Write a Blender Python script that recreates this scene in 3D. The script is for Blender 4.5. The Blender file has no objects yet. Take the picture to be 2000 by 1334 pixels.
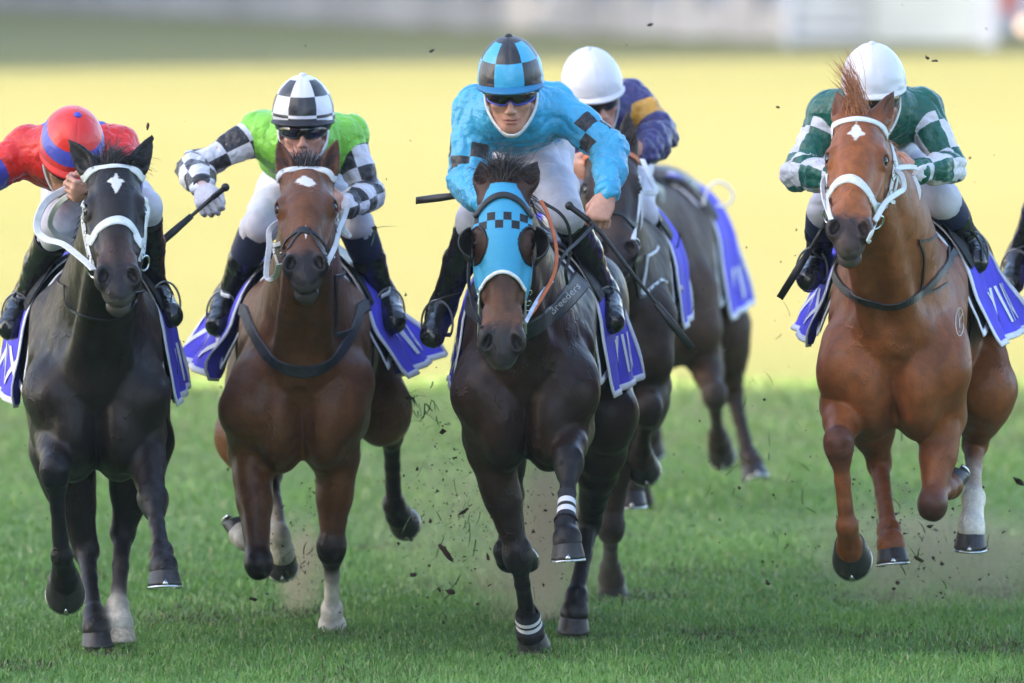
import bpy, bmesh, math, random
import numpy as np
from mathutils import Vector, Matrix
from mathutils.bvhtree import BVHTree

random.seed(7); RNG = np.random.default_rng(7)
scene = bpy.context.scene
COL = scene.collection
R = math.radians

# ------------------------------------------------------------------ camera
CAMY, CAMZ, FPX = -40.0, 3.1, 22400.0            # a long lens 40 m from the leading runners
PITCH = math.atan(1133 / FPX)
cam_d = bpy.data.cameras.new('camera'); cam = bpy.data.objects.new('camera', cam_d); COL.objects.link(cam)
cam.location = (0, CAMY, CAMZ); cam.rotation_euler = (math.pi / 2 - PITCH, 0, 0)
cam_d.sensor_width = 36; cam_d.lens = 36 * FPX / 2000
cam_d.clip_start = 0.5; cam_d.clip_end = 4000
cam_d.dof.use_dof = True; cam_d.dof.focus_distance = 39.45; cam_d.dof.aperture_fstop = 3.1
scene.camera = cam

# ------------------------------------------------------------------ light
SUN_EL = R(24); SUN_H = Vector((-0.86, -0.51, 0)).normalized()
w = bpy.data.worlds.new('World'); scene.world = w; w.use_nodes = True
nt = w.node_tree; bg = nt.nodes['Background']
sky = nt.nodes.new('ShaderNodeTexSky'); sky.sky_type = 'NISHITA'; sky.sun_disc = False
sky.sun_elevation = SUN_EL; sky.sun_rotation = math.atan2(SUN_H.x, SUN_H.y)
sky.air_density = 0.8; sky.dust_density = 2.4; sky.ozone_density = 0.8
nt.links.new(sky.outputs[0], bg.inputs[0]); bg.inputs[1].default_value = 0.15
sun_d = bpy.data.lights.new('sun', 'SUN'); sun_d.energy = 4.6; sun_d.angle = R(0.6); sun_d.color = (1.0, 0.84, 0.60)
sun = bpy.data.objects.new('sun', sun_d); COL.objects.link(sun)
sun.rotation_euler = Vector((-SUN_H.x * math.cos(SUN_EL), -SUN_H.y * math.cos(SUN_EL), -math.sin(SUN_EL))).to_track_quat('-Z', 'Y').to_euler()
vs = scene.view_settings
vs.view_transform = 'Standard'; vs.look = 'None'; vs.gamma = 1.0; vs.exposure = 2.42
scene.cycles.use_denoising = True
scene.cycles.max_bounces = 6; scene.cycles.volume_bounces = 1

# ------------------------------------------------------------------ helpers
def P(px, py, Y):
    """the point at depth Y that the photograph shows at pixel (px, py)"""
    cx, cy = (px - 1000) / FPX, (py - 667) / FPX
    sp, cp = math.sin(PITCH), math.cos(PITCH)
    d = np.array([cx, cp - cy * sp, -sp - cy * cp])
    return np.array([0, CAMY, CAMZ]) + d * ((Y - CAMY) / d[1])
def unit(v):
    v = np.asarray(v, float); return v / (np.linalg.norm(v) + 1e-12)
def lerp(a, b, t): return np.asarray(a) * (1 - t) + np.asarray(b) * t
def catmull(p, n):
    """smooth resampling of control rows, n samples per span"""
    p = np.asarray(p, float)
    if p.ndim == 1: p = p[:, None]
    q = np.vstack([2 * p[0] - p[1], p, 2 * p[-1] - p[-2]]); out = []
    for i in range(1, len(q) - 2):
        for t in np.arange(n) / n:
            a, b, c, d = q[i - 1:i + 3]
            out.append(.5 * (2 * b + (c - a) * t + (2 * a - 5 * b + 4 * c - d) * t * t + (3 * b - a - 3 * c + d) * t ** 3))
    out.append(p[-1]); return np.array(out)
def vnoise(p, sc, seed=0):
    """smooth value noise in -1..1 at rows of p"""
    q = np.asarray(p, float) * sc + 100.0; i = np.floor(q).astype(np.int64); f = q - i; f = f * f * (3 - 2 * f)
    r = np.zeros(len(q))
    for dx in (0, 1):
        for dy in (0, 1):
            for dz in (0, 1):
                h = ((i[:, 0] + dx) * 374761393 + (i[:, 1] + dy) * 668265263 + (i[:, 2] + dz) * 2147483647 + seed * 1442695041) & 0xffffffff
                h = ((h ^ (h >> 13)) * 1274126177) & 0xffffffff
                h = (h ^ (h >> 16)) & 0xffff
                r += (h / 32767.5 - 1) * (f[:, 0] if dx else 1 - f[:, 0]) * (f[:, 1] if dy else 1 - f[:, 1]) * (f[:, 2] if dz else 1 - f[:, 2])
    return r

# ---- objects
def thing(name, label, cat, loc=(0, 0, 0), group=None):
    o = bpy.data.objects.new(name, None); COL.objects.link(o); o.location = [float(x) for x in loc]
    o.empty_display_size = .2
    return tag(o, label, cat, group)
def tag(o, label=None, cat=None, group=None, kind=None):
    for k, v in (('label', label), ('category', cat), ('group', group), ('kind', kind)):
        if v: o[k] = v
    return o
def world_of(o):
    m = Matrix.Translation(o.location)
    return m if o.parent is None else world_of(o.parent) @ o.matrix_parent_inverse @ m
def mesh_obj(name, V, Fc, mat=None, parent=None, smooth=True, mats=None, fmat=None):
    """one mesh object from vertex rows and faces (an Nx3/4 array or a list), world coordinates"""
    me = bpy.data.meshes.new(name); V = np.asarray(V, np.float32)
    if isinstance(Fc, np.ndarray):
        n, k = Fc.shape
        me.vertices.add(len(V)); me.vertices.foreach_set('co', V.ravel())
        me.loops.add(n * k); me.loops.foreach_set('vertex_index', Fc.astype(np.int32).ravel())
        me.polygons.add(n); me.polygons.foreach_set('loop_start', np.arange(0, n * k, k, dtype=np.int32))
        me.update(calc_edges=True)
    else:
        me.from_pydata([tuple(map(float, v)) for v in V], [], [tuple(int(i) for i in f) for f in Fc])
    me.validate()
    for m in (mats or ([mat] if mat else [])): me.materials.append(m)
    if fmat is not None: me.polygons.foreach_set('material_index', np.asarray(fmat, np.int32))
    me.polygons.foreach_set('use_smooth', np.full(len(me.polygons), smooth))
    o = bpy.data.objects.new(name, me); COL.objects.link(o)
    if parent is not None:
        o.parent = parent; o.matrix_parent_inverse = world_of(parent).inverted()
    return o
def set_attr(o, name, data, typ):
    a = o.data.attributes.new(name, typ, 'POINT')
    d = np.asarray(data, np.float32)
    if typ == 'FLOAT_COLOR':
        d = np.hstack([d, np.ones((len(d), 1), np.float32)]); a.data.foreach_set('color', d.ravel())
    elif typ == 'FLOAT_VECTOR': a.data.foreach_set('vector', d.ravel())
    else: a.data.foreach_set('value', d.ravel())
def mnormals(V, Q):
    V = np.asarray(V, float); n = np.zeros_like(V)
    fn = np.cross(V[Q[:, 2]] - V[Q[:, 0]], V[Q[:, -1]] - V[Q[:, 1]])
    for k in range(Q.shape[1]): np.add.at(n, Q[:, k], fn)
    return n / (np.linalg.norm(n, axis=1)[:, None] + 1e-12)

class MB:
    """collects simple shapes into one mesh"""
    def __init__(s): s.v, s.f = [], []
    def add(s, V, Fc):
        o = len(s.v); s.v += [tuple(map(float, q)) for q in V]; s.f += [tuple(int(i) + o for i in f) for f in Fc]
    def box(s, lo, hi, rot=None, c=None):
        lo, hi = np.array(lo, float), np.array(hi, float)
        V = np.array([[(lo, hi)[i][0], (lo, hi)[j][1], (lo, hi)[k][2]] for i in (0, 1) for j in (0, 1) for k in (0, 1)])
        if rot is not None:
            m = V.mean(0) if c is None else np.array(c); V = (V - m) @ np.array(rot).T + m
        s.add(V, [(0, 1, 3, 2), (4, 6, 7, 5), (0, 4, 5, 1), (2, 3, 7, 6), (0, 2, 6, 4), (1, 5, 7, 3)])
    def tube(s, pts, r, n=8, cap=True):
        pts = np.asarray(pts, float); m = len(pts); r = np.broadcast_to(r, m)
        t = np.gradient(pts, axis=0); ref = np.array([0.31, .17, .93]); V, Fc = [], []
        u = None
        for i in range(m):
            ti = unit(t[i]); u = unit(np.cross(ti, ref)) if u is None else unit(u - ti * np.dot(u, ti)); w_ = np.cross(ti, u)
            for k in range(n):
                a = 2 * math.pi * k / n; V.append(pts[i] + r[i] * (math.cos(a) * u + math.sin(a) * w_))
        for i in range(m - 1):
            for k in range(n): Fc.append((i * n + k, i * n + (k + 1) % n, (i + 1) * n + (k + 1) % n, (i + 1) * n + k))
        if cap: Fc += [tuple(range(n))[::-1], tuple((m - 1) * n + k for k in range(n))]
        s.add(V, Fc)
    def ribbon(s, pts, nrm, wid, th=.003):
        """a strap: rows of points with outward normals"""
        pts = np.asarray(pts, float); m = len(pts); wid = np.broadcast_to(wid, m); t = np.gradient(pts, axis=0); V, Fc = [], []
        for i in range(m):
            n_ = unit(nrm[i]); b = unit(np.cross(n_, unit(t[i]))) * wid[i] / 2
            V += [pts[i] - b, pts[i] - b * .8 + n_ * th, pts[i] + b * .8 + n_ * th, pts[i] + b]
        for i in range(m - 1):
            for k in range(4): Fc.append((i * 4 + k, i * 4 + (k + 1) % 4, i * 4 + 4 + (k + 1) % 4, i * 4 + 4 + k))
        Fc += [(3, 2, 1, 0), tuple((m - 1) * 4 + k for k in range(4))]
        s.add(V, Fc)
    def ball(s, c, r, n=12, m=8, rot=None):
        r = np.broadcast_to(r, 3); V = []
        for i in range(m + 1):
            for k in range(n):
                a, b = math.pi * i / m, 2 * math.pi * k / n
                V.append((r[0] * math.sin(a) * math.cos(b), r[1] * math.sin(a) * math.sin(b), r[2] * math.cos(a)))
        V = np.array(V)
        if rot is not None: V = V @ np.array(rot).T
        s.add(V + np.asarray(c), [(i * n + k, (i + 1) * n + k, (i + 1) * n + (k + 1) % n, i * n + (k + 1) % n) for i in range(m) for k in range(n)])
    def ring(s, c, nrm, r, t, n=20, m=6):
        nrm = unit(nrm); u = unit(np.cross(nrm, (0.2, .1, .97))); w_ = np.cross(nrm, u)
        pts = [np.asarray(c) + r * (math.cos(a) * u + math.sin(a) * w_) for a in np.linspace(0, 2 * math.pi, n + 1)]
        s.tube(pts, t, m, False)
    def build(s, name, mat, parent=None, smooth=True):
        return mesh_obj(name, np.array(s.v), s.f, mat, parent, smooth)

# ---- signed distance fields: smooth bodies grown from bones and muscles, meshed by surface nets
class Cone:
    def __init__(s, a, b, ra, rb, c=None, k=.03, sq=None):
        s.a, s.b, s.ra, s.rb, s.c, s.k, s.sq = np.asarray(a, float), np.asarray(b, float), ra, rb, c, k, sq
        s.neg = False
    def box(s):
        m = max(s.ra, s.rb); return np.minimum(s.a, s.b) - m, np.maximum(s.a, s.b) + m
    def d(s, x, y, z):
        ba = s.b - s.a; l2 = ba @ ba + 1e-12
        px, py, pz = x - s.a[0], y - s.a[1], z - s.a[2]
        t = np.clip((px * ba[0] + py * ba[1] + pz * ba[2]) / l2, 0, 1)
        vx, vy, vz = px - t * ba[0], py - t * ba[1], pz - t * ba[2]
        if s.sq is not None:
            n, q = s.sq; e = (vx * n[0] + vy * n[1] + vz * n[2]) * (q - 1); vx, vy, vz = vx + e * n[0], vy + e * n[1], vz + e * n[2]
        return np.sqrt(vx * vx + vy * vy + vz * vz) - (s.ra + (s.rb - s.ra) * t)
class Ell:
    def __init__(s, ctr, r, rot=None, c=None, k=.03, neg=False):
        s.ctr, s.r, s.rot, s.c, s.k, s.neg = np.asarray(ctr, float), np.broadcast_to(np.asarray(r, float), 3), (np.eye(3) if rot is None else np.asarray(rot, float)), c, k, neg
    def box(s):
        e = np.sqrt(((s.rot * s.r[None, :]) ** 2).sum(1)); return s.ctr - e, s.ctr + e        # rot columns = axes
    def d(s, x, y, z):
        p = [x - s.ctr[0], y - s.ctr[1], z - s.ctr[2]]; k0 = 0; k1 = 0
        for i in range(3):
            q = (p[0] * s.rot[0, i] + p[1] * s.rot[1, i] + p[2] * s.rot[2, i]) / s.r[i]
            k0 = k0 + q * q; k1 = k1 + (q / s.r[i]) ** 2
        k0 = np.sqrt(k0); return k0 * (k0 - 1) / (np.sqrt(k1) + 1e-6)
class Tube:
    def __init__(s, pts, rx, rz, side, n=5, c=None, k=.03):
        q = catmull(np.column_stack([pts, rx, rz]), n); s.p, s.rx, s.rz = q[:, :3], q[:, 3], q[:, 4]
        s.side, s.c, s.k, s.neg = unit(side), c, k, False
    def box(s):
        m = np.maximum(s.rx, s.rz)[:, None]; return (s.p - m).min(0), (s.p + m).max(0)
    def nseg(s): return len(s.p) - 1
    def segbox(s, i):
        m = max(s.rx[i], s.rz[i], s.rx[i + 1], s.rz[i + 1]); return np.minimum(s.p[i], s.p[i + 1]) - m, np.maximum(s.p[i], s.p[i + 1]) + m
    def dseg(s, i, x, y, z):
        a, ba = s.p[i], s.p[i + 1] - s.p[i]; T = unit(ba); l2 = ba @ ba + 1e-12
        S = unit(s.side - T * (s.side @ T)); U = np.cross(S, T)
        px, py, pz = x - a[0], y - a[1], z - a[2]
        t = np.clip((px * ba[0] + py * ba[1] + pz * ba[2]) / l2, 0, 1)
        vx, vy, vz = px - t * ba[0], py - t * ba[1], pz - t * ba[2]
        rx, rz = s.rx[i] + (s.rx[i + 1] - s.rx[i]) * t, s.rz[i] + (s.rz[i + 1] - s.rz[i]) * t; rm = np.minimum(rx, rz)
        A, B, Cc = (vx * S[0] + vy * S[1] + vz * S[2]) / rx, (vx * U[0] + vy * U[1] + vz * U[2]) / rz, (vx * T[0] + vy * T[1] + vz * T[2]) / rm
        k0 = np.sqrt(A * A + B * B + Cc * Cc); k1 = np.sqrt((A / rx) ** 2 + (B / rz) ** 2 + (Cc / rm) ** 2)
        return k0 * (k0 - 1) / (k1 + 1e-6)
    def d(s, x, y, z):
        r = None
        for i in range(s.nseg()):
            q = s.dseg(i, x, y, z); r = q if r is None else np.minimum(r, q)
        return r
def smin(a, b, k):
    h = np.maximum(k - np.abs(a - b), 0) / k; return np.minimum(a, b) - h * h * k * .25
class Field:
    def __init__(s, prims, h, grow=0.0):
        s.h, s.prims, s.grow = h, prims, grow
        bx = [p.box() for p in prims if not p.neg]; pad = 4 * h + abs(grow) + .02
        s.lo = np.min([b[0] for b in bx], 0) - pad; hi = np.max([b[1] for b in bx], 0) + pad
        s.n = np.ceil((hi - s.lo) / h).astype(int) + 1
        s.F = np.full(s.n, .25, np.float32)
        s.ax = [(s.lo[i] + h * np.arange(s.n[i])).astype(np.float32) for i in range(3)]
        for p in prims: s._add(p)
        if grow: s.F -= grow
    def _sl(s, lo, hi):
        a = np.clip(np.floor((lo - s.lo) / s.h).astype(int), 0, s.n); b = np.clip(np.ceil((hi - s.lo) / s.h).astype(int) + 1, 0, s.n); return a, b
    def _xyz(s, a, b): return s.ax[0][a[0]:b[0], None, None], s.ax[1][None, a[1]:b[1], None], s.ax[2][None, None, a[2]:b[2]]
    def _add(s, p):
        m = p.k + 5 * s.h + abs(s.grow); lo, hi = p.box(); a, b = s._sl(lo - m, hi + m)
        if np.any(b <= a): return
        sub = s.F[a[0]:b[0], a[1]:b[1], a[2]:b[2]]
        if isinstance(p, Tube):
            T = np.full(sub.shape, .25, np.float32)
            for i in range(p.nseg()):
                lo, hi = p.segbox(i); c, e = s._sl(lo - m, hi + m); c, e = np.maximum(c, a), np.minimum(e, b)
                if np.any(e <= c): continue
                q = p.dseg(i, *s._xyz(c, e)).astype(np.float32); o = c - a; z = e - a
                v = T[o[0]:z[0], o[1]:z[1], o[2]:z[2]]; np.minimum(v, q, out=v)
        else: T = p.d(*s._xyz(a, b)).astype(np.float32)
        if p.neg: sub[...] = -smin(-sub, T, p.k)
        else: sub[...] = smin(sub, T, p.k)
    def mesh(s):
        F, h = s.F, s.h; S = F < 0
        c = np.zeros(tuple(s.n - 1), np.uint8)
        for o in np.ndindex(2, 2, 2): c += S[o[0]:s.n[0] - 1 + o[0], o[1]:s.n[1] - 1 + o[1], o[2]:s.n[2] - 1 + o[2]]
        mask = (c > 0) & (c < 8); cells = np.argwhere(mask); idx = np.full(mask.shape, -1, np.int32); idx[mask] = np.arange(len(cells))
        val = {o: F[cells[:, 0] + o[0], cells[:, 1] + o[1], cells[:, 2] + o[2]] for o in np.ndindex(2, 2, 2)}
        pos = np.zeros((len(cells), 3)); cnt = np.zeros(len(cells))
        for o in np.ndindex(2, 2, 2):
            for ax in range(3):
                if o[ax]: continue
                q = list(o); q[ax] = 1; v1, v2 = val[o], val[tuple(q)]; cr = (v1 < 0) != (v2 < 0)
                t = np.where(cr, v1 / np.where(cr, v1 - v2, 1), 0)
                e = np.array(o, float)[None, :].repeat(len(cells), 0); e[:, ax] = t; pos += e * cr[:, None]; cnt += cr
        V = s.lo + h * (cells + pos / cnt[:, None]); Q = []
        for ax in range(3):
            b, cc = (ax + 1) % 3, (ax + 2) % 3
            sl0 = [slice(None)] * 3; sl1 = [slice(None)] * 3; sl0[ax] = slice(0, -1); sl1[ax] = slice(1, None)
            e = np.argwhere(S[tuple(sl0)] != S[tuple(sl1)])
            e = e[(e[:, b] > 0) & (e[:, cc] > 0) & (e[:, b] < s.n[b] - 1) & (e[:, cc] < s.n[cc] - 1)]
            ins = S[e[:, 0], e[:, 1], e[:, 2]]
            def at(db, dc):
                q = e.copy(); q[:, b] += db; q[:, cc] += dc; return idx[q[:, 0], q[:, 1], q[:, 2]]
            quad = np.stack([at(-1, -1), at(0, -1), at(0, 0), at(-1, 0)], 1)
            quad[~ins] = quad[~ins][:, ::-1]; Q.append(quad)
        Q = np.vstack(Q); Q = Q[(Q >= 0).all(1)]
        return V, Q
    def sample(s, V):
        """distance at points, nearest cell"""
        i = np.clip(np.round((np.asarray(V) - s.lo) / s.h).astype(int), 0, s.n - 1); return s.F[i[:, 0], i[:, 1], i[:, 2]]
def prim_cols(prims, V, s=.010):
    """colour of each vertex: the colours of the bones near it, blended"""
    W = np.zeros(len(V)) + 1e-9; C = np.zeros((len(V), 3))
    for p in prims:
        if p.c is None or p.neg: continue
        lo, hi = p.box(); m = ((V > lo - .06) & (V < hi + .06)).all(1)
        if not m.any(): continue
        q = V[m]; w_ = np.exp(-np.clip(p.d(q[:, 0], q[:, 1], q[:, 2]), -.03, .2) / s); W[m] += w_; C[m] += w_[:, None] * np.array(p.c)
    return C / W[:, None]
def bvh_of(V, Q): return BVHTree.FromPolygons([tuple(v) for v in V.tolist()], Q.tolist())
CAM0 = Vector((0, CAMY, CAMZ))
def drape(bvh, path, Y, n=6, off=.003, wrap=0.0, near=None):
    """lay a strap seen along a pixel path on a body; where the sight line misses, the nearest skin"""
    q = catmull(np.array(path, float), n); pts, nr = [], []
    for px, py in q:
        cen = q.mean(0)
        for k in range(26):                     # at the edge of the body: step inward until the strap lies on it
            e = np.array([px, py]) + (cen - [px, py]) * min(1, k * 1.5 / (np.linalg.norm(cen - [px, py]) + 1e-6)); t = Vector(P(e[0], e[1], Y)); d = (t - CAM0).normalized()
            h = bvh.ray_cast(CAM0 if near is None else Vector(P(e[0], e[1], near)), d)
            if h[0] is not None and abs(h[0].y - Y) < .9: break
        else: h = bvh.find_nearest(t)
        nn = h[1] if h[1].dot(d) < 0 else -h[1]
        pts.append(np.array(h[0]) + np.array(h[1]) * off); nr.append(np.array(h[1]))
    pts, nr = np.array(pts), np.array(nr)
    for _ in range(2):
        pts[1:-1] = (pts[:-2] + 2 * pts[1:-1] + pts[2:]) / 4; nr[1:-1] = (nr[:-2] + 2 * nr[1:-1] + nr[2:]) / 4
    if wrap:
        def tail(i):
            out = []
            for k in range(1, 6):
                h = bvh.find_nearest(Vector(pts[i] + np.array([0, wrap * k / 5, 0]))); out.append((np.array(h[0]) + np.array(h[1]) * off, np.array(h[1])))
            return out
        a, b = tail(0), tail(-1)
        pts = np.vstack([[x[0] for x in a[::-1]], pts, [x[0] for x in b]]); nr = np.vstack([[x[1] for x in a[::-1]], nr, [x[1] for x in b]])
    return pts, nr

# ---- materials
class NB:
    """small node builder"""
    def __init__(s, name):
        s.m = bpy.data.materials.new(name); s.m.use_nodes = True; s.t = s.m.node_tree; s.b = s.t.nodes['Principled BSDF']
    def node(s, typ, **kw):
        n = s.t.nodes.new(typ)
        for k, v in kw.items(): setattr(n, k, v)
        return n
    def put(s, sock, v):
        if isinstance(v, bpy.types.NodeSocket): s.t.links.new(v, sock)
        elif isinstance(v, (tuple, list)) and sock.type == 'RGBA': sock.default_value = tuple(v)[:3] + (1,)
        else: sock.default_value = v
    def math(s, op, a, b=0.0, c=None):
        n = s.node('ShaderNodeMath', operation=op); s.put(n.inputs[0], a); s.put(n.inputs[1], b)
        if c is not None: s.put(n.inputs[2], c)
        return n.outputs[0]
    def mix(s, f, a, b, blend='MIX'):
        n = s.node('ShaderNodeMix', data_type='RGBA', blend_type=blend); s.put(n.inputs[0], f); s.put(n.inputs[6], a); s.put(n.inputs[7], b); return n.outputs[2]
    def attr(s, name, out=0):
        n = s.node('ShaderNodeAttribute', attribute_name=name); return n.outputs[out]
    def sep(s, v):
        n = s.node('ShaderNodeSeparateXYZ'); s.put(n.inputs[0], v); return n.outputs
    def obj(s): return s.node('ShaderNodeTexCoord').outputs['Object']
    def gen(s): return s.node('ShaderNodeNewGeometry').outputs['Position']
    def noise(s, vec, sc, detail=3, rough=.55, out=0):
        n = s.node('ShaderNodeTexNoise'); s.put(n.inputs['Vector'], vec); n.inputs['Scale'].default_value = sc; n.inputs['Detail'].default_value = detail; n.inputs['Roughness'].default_value = rough; return n.outputs[out]
    def scale(s, vec, xyz):
        n = s.node('ShaderNodeMapping'); s.put(n.inputs[0], vec); n.inputs['Scale'].default_value = xyz; return n.outputs[0]
    def ramp(s, f, lo, hi, a=0.0, b=1.0):
        n = s.node('ShaderNodeMapRange'); n.interpolation_type = 'SMOOTHSTEP'; s.put(n.inputs[0], f)
        for i, v in enumerate((lo, hi, a, b)): s.put(n.inputs[i + 1], v)
        return n.outputs[0]
    def gt(s, a, b): return s.math('GREATER_THAN', a, b)
    def lt(s, a, b): return s.math('LESS_THAN', a, b)
    def bump(s, hgt, strength=.3, dist=.01, nrm=None):
        n = s.node('ShaderNodeBump'); n.inputs['Strength'].default_value = strength; n.inputs['Distance'].default_value = dist; s.put(n.inputs['Height'], hgt)
        if nrm is not None: s.put(n.inputs['Normal'], nrm)
        return n.outputs[0]
    def out(s, col, rough=.5, spec=.5, metal=0.0, nrm=None, **kw):
        b = s.b.inputs; s.put(b['Base Color'], col); s.put(b['Roughness'], rough); s.put(b['Specular IOR Level'], spec); s.put(b['Metallic'], metal)
        if nrm is not None: s.put(b['Normal'], nrm)
        for k, v in kw.items(): s.put(b[k.replace('_', ' ')], v)
        return s.m
def plain(name, col, rough=.5, spec=.5, metal=0.0, var=.18, sc=30, bump=.15, bsc=200, **kw):
    """a surface of one colour with its own unevenness"""
    n = NB(name); g = n.gen(); f = n.noise(g, sc, 4)
    c = n.mix(n.ramp(f, .3, .7), tuple(x * (1 - var) for x in col), tuple(min(1, x * (1 + var)) for x in col))
    r = n.ramp(f, .25, .75, max(0, rough - .08), min(1, rough + .08))
    return n.out(c, r, spec, metal, n.bump(n.noise(g, bsc, 3), bump, .004) if bump else None, **kw)

# ------------------------------------------------------------------ setting: turf
def ground_material():
    n = NB('turf'); g = n.gen(); xyz = n.sep(g)
    fine = n.noise(n.scale(g, (14, 3.0, 14)), 3.0, 4, .7); med = n.noise(n.scale(g, (.5, .22, .5)), 1.6, 3); big = n.noise(n.scale(g, (.05, .03, .05)), 1.0, 2)
    green = n.mix(n.ramp(fine, .3, .72), (.052, .125, .028), (.112, .215, .060))
    green = n.mix(n.ramp(med, .38, .66), green, (.13, .21, .070))
    sun_yellow = n.mix(n.ramp(fine, .3, .7), (.155, .160, .054), (.225, .217, .082))      # sunlit yellow put into the turf colour up the track
    sun_yellow = n.mix(n.ramp(big, .4, .65), sun_yellow, (.215, .198, .078))
    c = n.mix(n.ramp(n.math('ADD', xyz[1], n.math('MULTIPLY', n.math('SUBTRACT', big, .5), 12.0)), -2.0, 24.0), green, sun_yellow)
    return n.out(c, .9, .08, 0, n.bump(fine, .6, .03))
def ground():
    xs = np.concatenate([np.linspace(-900, -40, 8), np.linspace(-30, 30, 31), np.linspace(40, 900, 8)])
    ys = np.concatenate([[-300, -120, -60], np.linspace(-45, 30, 76), np.linspace(35, 110, 16), np.linspace(150, 3000, 12)])
    X, Y = np.meshgrid(xs, ys, indexing='ij'); V = np.column_stack([X.ravel(), Y.ravel(), np.zeros(X.size)])
    V[:, 2] = .012 * vnoise(V * [1, 1, 0], .9, 3) * (np.abs(V[:, 1]) < 60) - .012
    a, b = len(xs), len(ys); i = np.arange(a - 1)[:, None] * b + np.arange(b - 1)[None, :]
    Q = np.stack([i, i + b, i + b + 1, i + 1], -1).reshape(-1, 4)
    tag(mesh_obj('ground', V, Q, ground_material()), 'green racecourse turf running away to the far fence', 'ground', kind='structure')
ground()

def grass_blades():
    n = NB('grass_blade'); c = n.attr('Col'); f = n.attr('tip', 2)
    col = n.mix(f, n.mix(.3, c, (.13, .15, .05)), c)
    m = n.out(col, .38, .5, 0, None); n.put(n.b.inputs['Transmission Weight'], 0.0)
    tr = n.node('ShaderNodeBsdfTranslucent'); n.put(tr.inputs[0], col); mx = n.node('ShaderNodeMixShader'); mx.inputs[0].default_value = .3
    n.t.links.new(n.b.outputs[0], mx.inputs[1]); n.t.links.new(tr.outputs[0], mx.inputs[2]); n.t.links.new(mx.outputs[0], n.t.nodes['Material Output'].inputs[0])
    xs, ys, hs = [], [], []
    for (y0, y1, dens, half) in ((-2.2, 1.6, 4200, 2.7), (1.6, 5.5, 2000, 3.1), (5.5, 12.0, 800, 3.6), (12.0, 17.5, 420, 4.0)):
        k = int((y1 - y0) * 2 * half * dens); xs.append(RNG.uniform(-half, half, k)); ys.append(RNG.uniform(y0, y1, k))
    x, y = np.concatenate(xs), np.concatenate(ys); N = len(x); p0 = np.column_stack([x, y, 0 * x])
    cl = vnoise(p0 * [1, .6, 1], 5.5, 11) * .7 + vnoise(p0, 17, 12) * .5; big = vnoise(p0 * [.6, 1, 1], 1.1, 13)
    hgt = np.clip(.030 + .012 * cl + .010 * big + RNG.normal(0, .009, N), .010, .085)
    worn = np.clip(vnoise(p0 * [1, .8, 1], 1.7, 19) - .35, 0, 1)
    for px, py, rr in ((585, 1200, .13), (1060, 1205, .16), (1128, 1246, .10), (1700, 1170, .20), (1960, 1150, .22), (205, 1278, .12), (655, 1240, .10), (1040, 1278, .10), (420, 1215, .10), (1400, 1240, .14), (1250, 1165, .16)):
        tt = (py + 466.0); D = FPX * CAMZ / tt; gx = (px - 1000) / FPX * D; worn = np.maximum(worn, .95 * np.exp(-(((x - gx) / rr) ** 2 + ((y - (D + CAMY)) / (rr * 1.6)) ** 2) * (1 + .6 * cl)))
    hgt *= 1 - .55 * worn
    tall = RNG.random(N) < .012; hgt[tall] *= 1.5
    az = RNG.uniform(0, 2 * np.pi, N); lean = np.abs(RNG.normal(.62, .42, N)).clip(0, 1.6); wd = RNG.uniform(.0016, .0034, N) * (1 + .25 * (y > 1.6) + .5 * (y > 5.5) + .6 * (y > 12))
    d = np.column_stack([np.cos(az), np.sin(az), 0 * az]); fa = RNG.uniform(0, np.pi, N); s_ = np.column_stack([np.cos(fa), np.sin(fa) * .6, 0 * fa]) * wd[:, None]
    z = np.array([0, 0, 1.0]); base = p0 + z * -.012
    mid = base + d * (lean * hgt * .35)[:, None] + z * (hgt * .62)[:, None]; tip = base + d * (lean * hgt * 1.1)[:, None] + z * (hgt * (1 - .22 * lean))[:, None]
    V = np.stack([base - s_, base + s_, mid + s_ * .8, mid - s_ * .8, tip], 1).reshape(-1, 3)
    i = np.arange(N)[:, None] * 5
    T = np.concatenate([i + [[0, 1, 2]], i + [[0, 2, 3]], i + [[3, 2, 4]]], 0)
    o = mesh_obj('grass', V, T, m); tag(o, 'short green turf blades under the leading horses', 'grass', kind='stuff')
    g0, g1, g2, g3 = np.array([.086, .200, .038]), np.array([.185, .365, .078]), np.array([.31, .42, .16]), np.array([.42, .38, .20])
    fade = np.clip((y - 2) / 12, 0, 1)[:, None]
    t = np.clip(.5 + .45 * cl + .35 * big + RNG.normal(0, .22, N), 0, 1)[:, None]
    c_ = g0 * (1 - t) + g1 * t; r_ = RNG.random(N); c_[r_ < .10] = g2; c_[r_ < .02] = g3
    mix = (RNG.random(N) < worn * .62)[:, None]; c_ = np.where(mix, np.array([.075, .060, .032]) * RNG.uniform(.5, 1.4, (N, 1)), c_ * (1 - .25 * worn[:, None]))
    c_ = c_ * (1 - fade * .35) + np.array([.19, .27, .085]) * fade * .35       # paler and yellower up the track
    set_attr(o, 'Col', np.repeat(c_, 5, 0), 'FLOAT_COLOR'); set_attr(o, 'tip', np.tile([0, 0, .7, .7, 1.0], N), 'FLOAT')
grass_blades()

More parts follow.
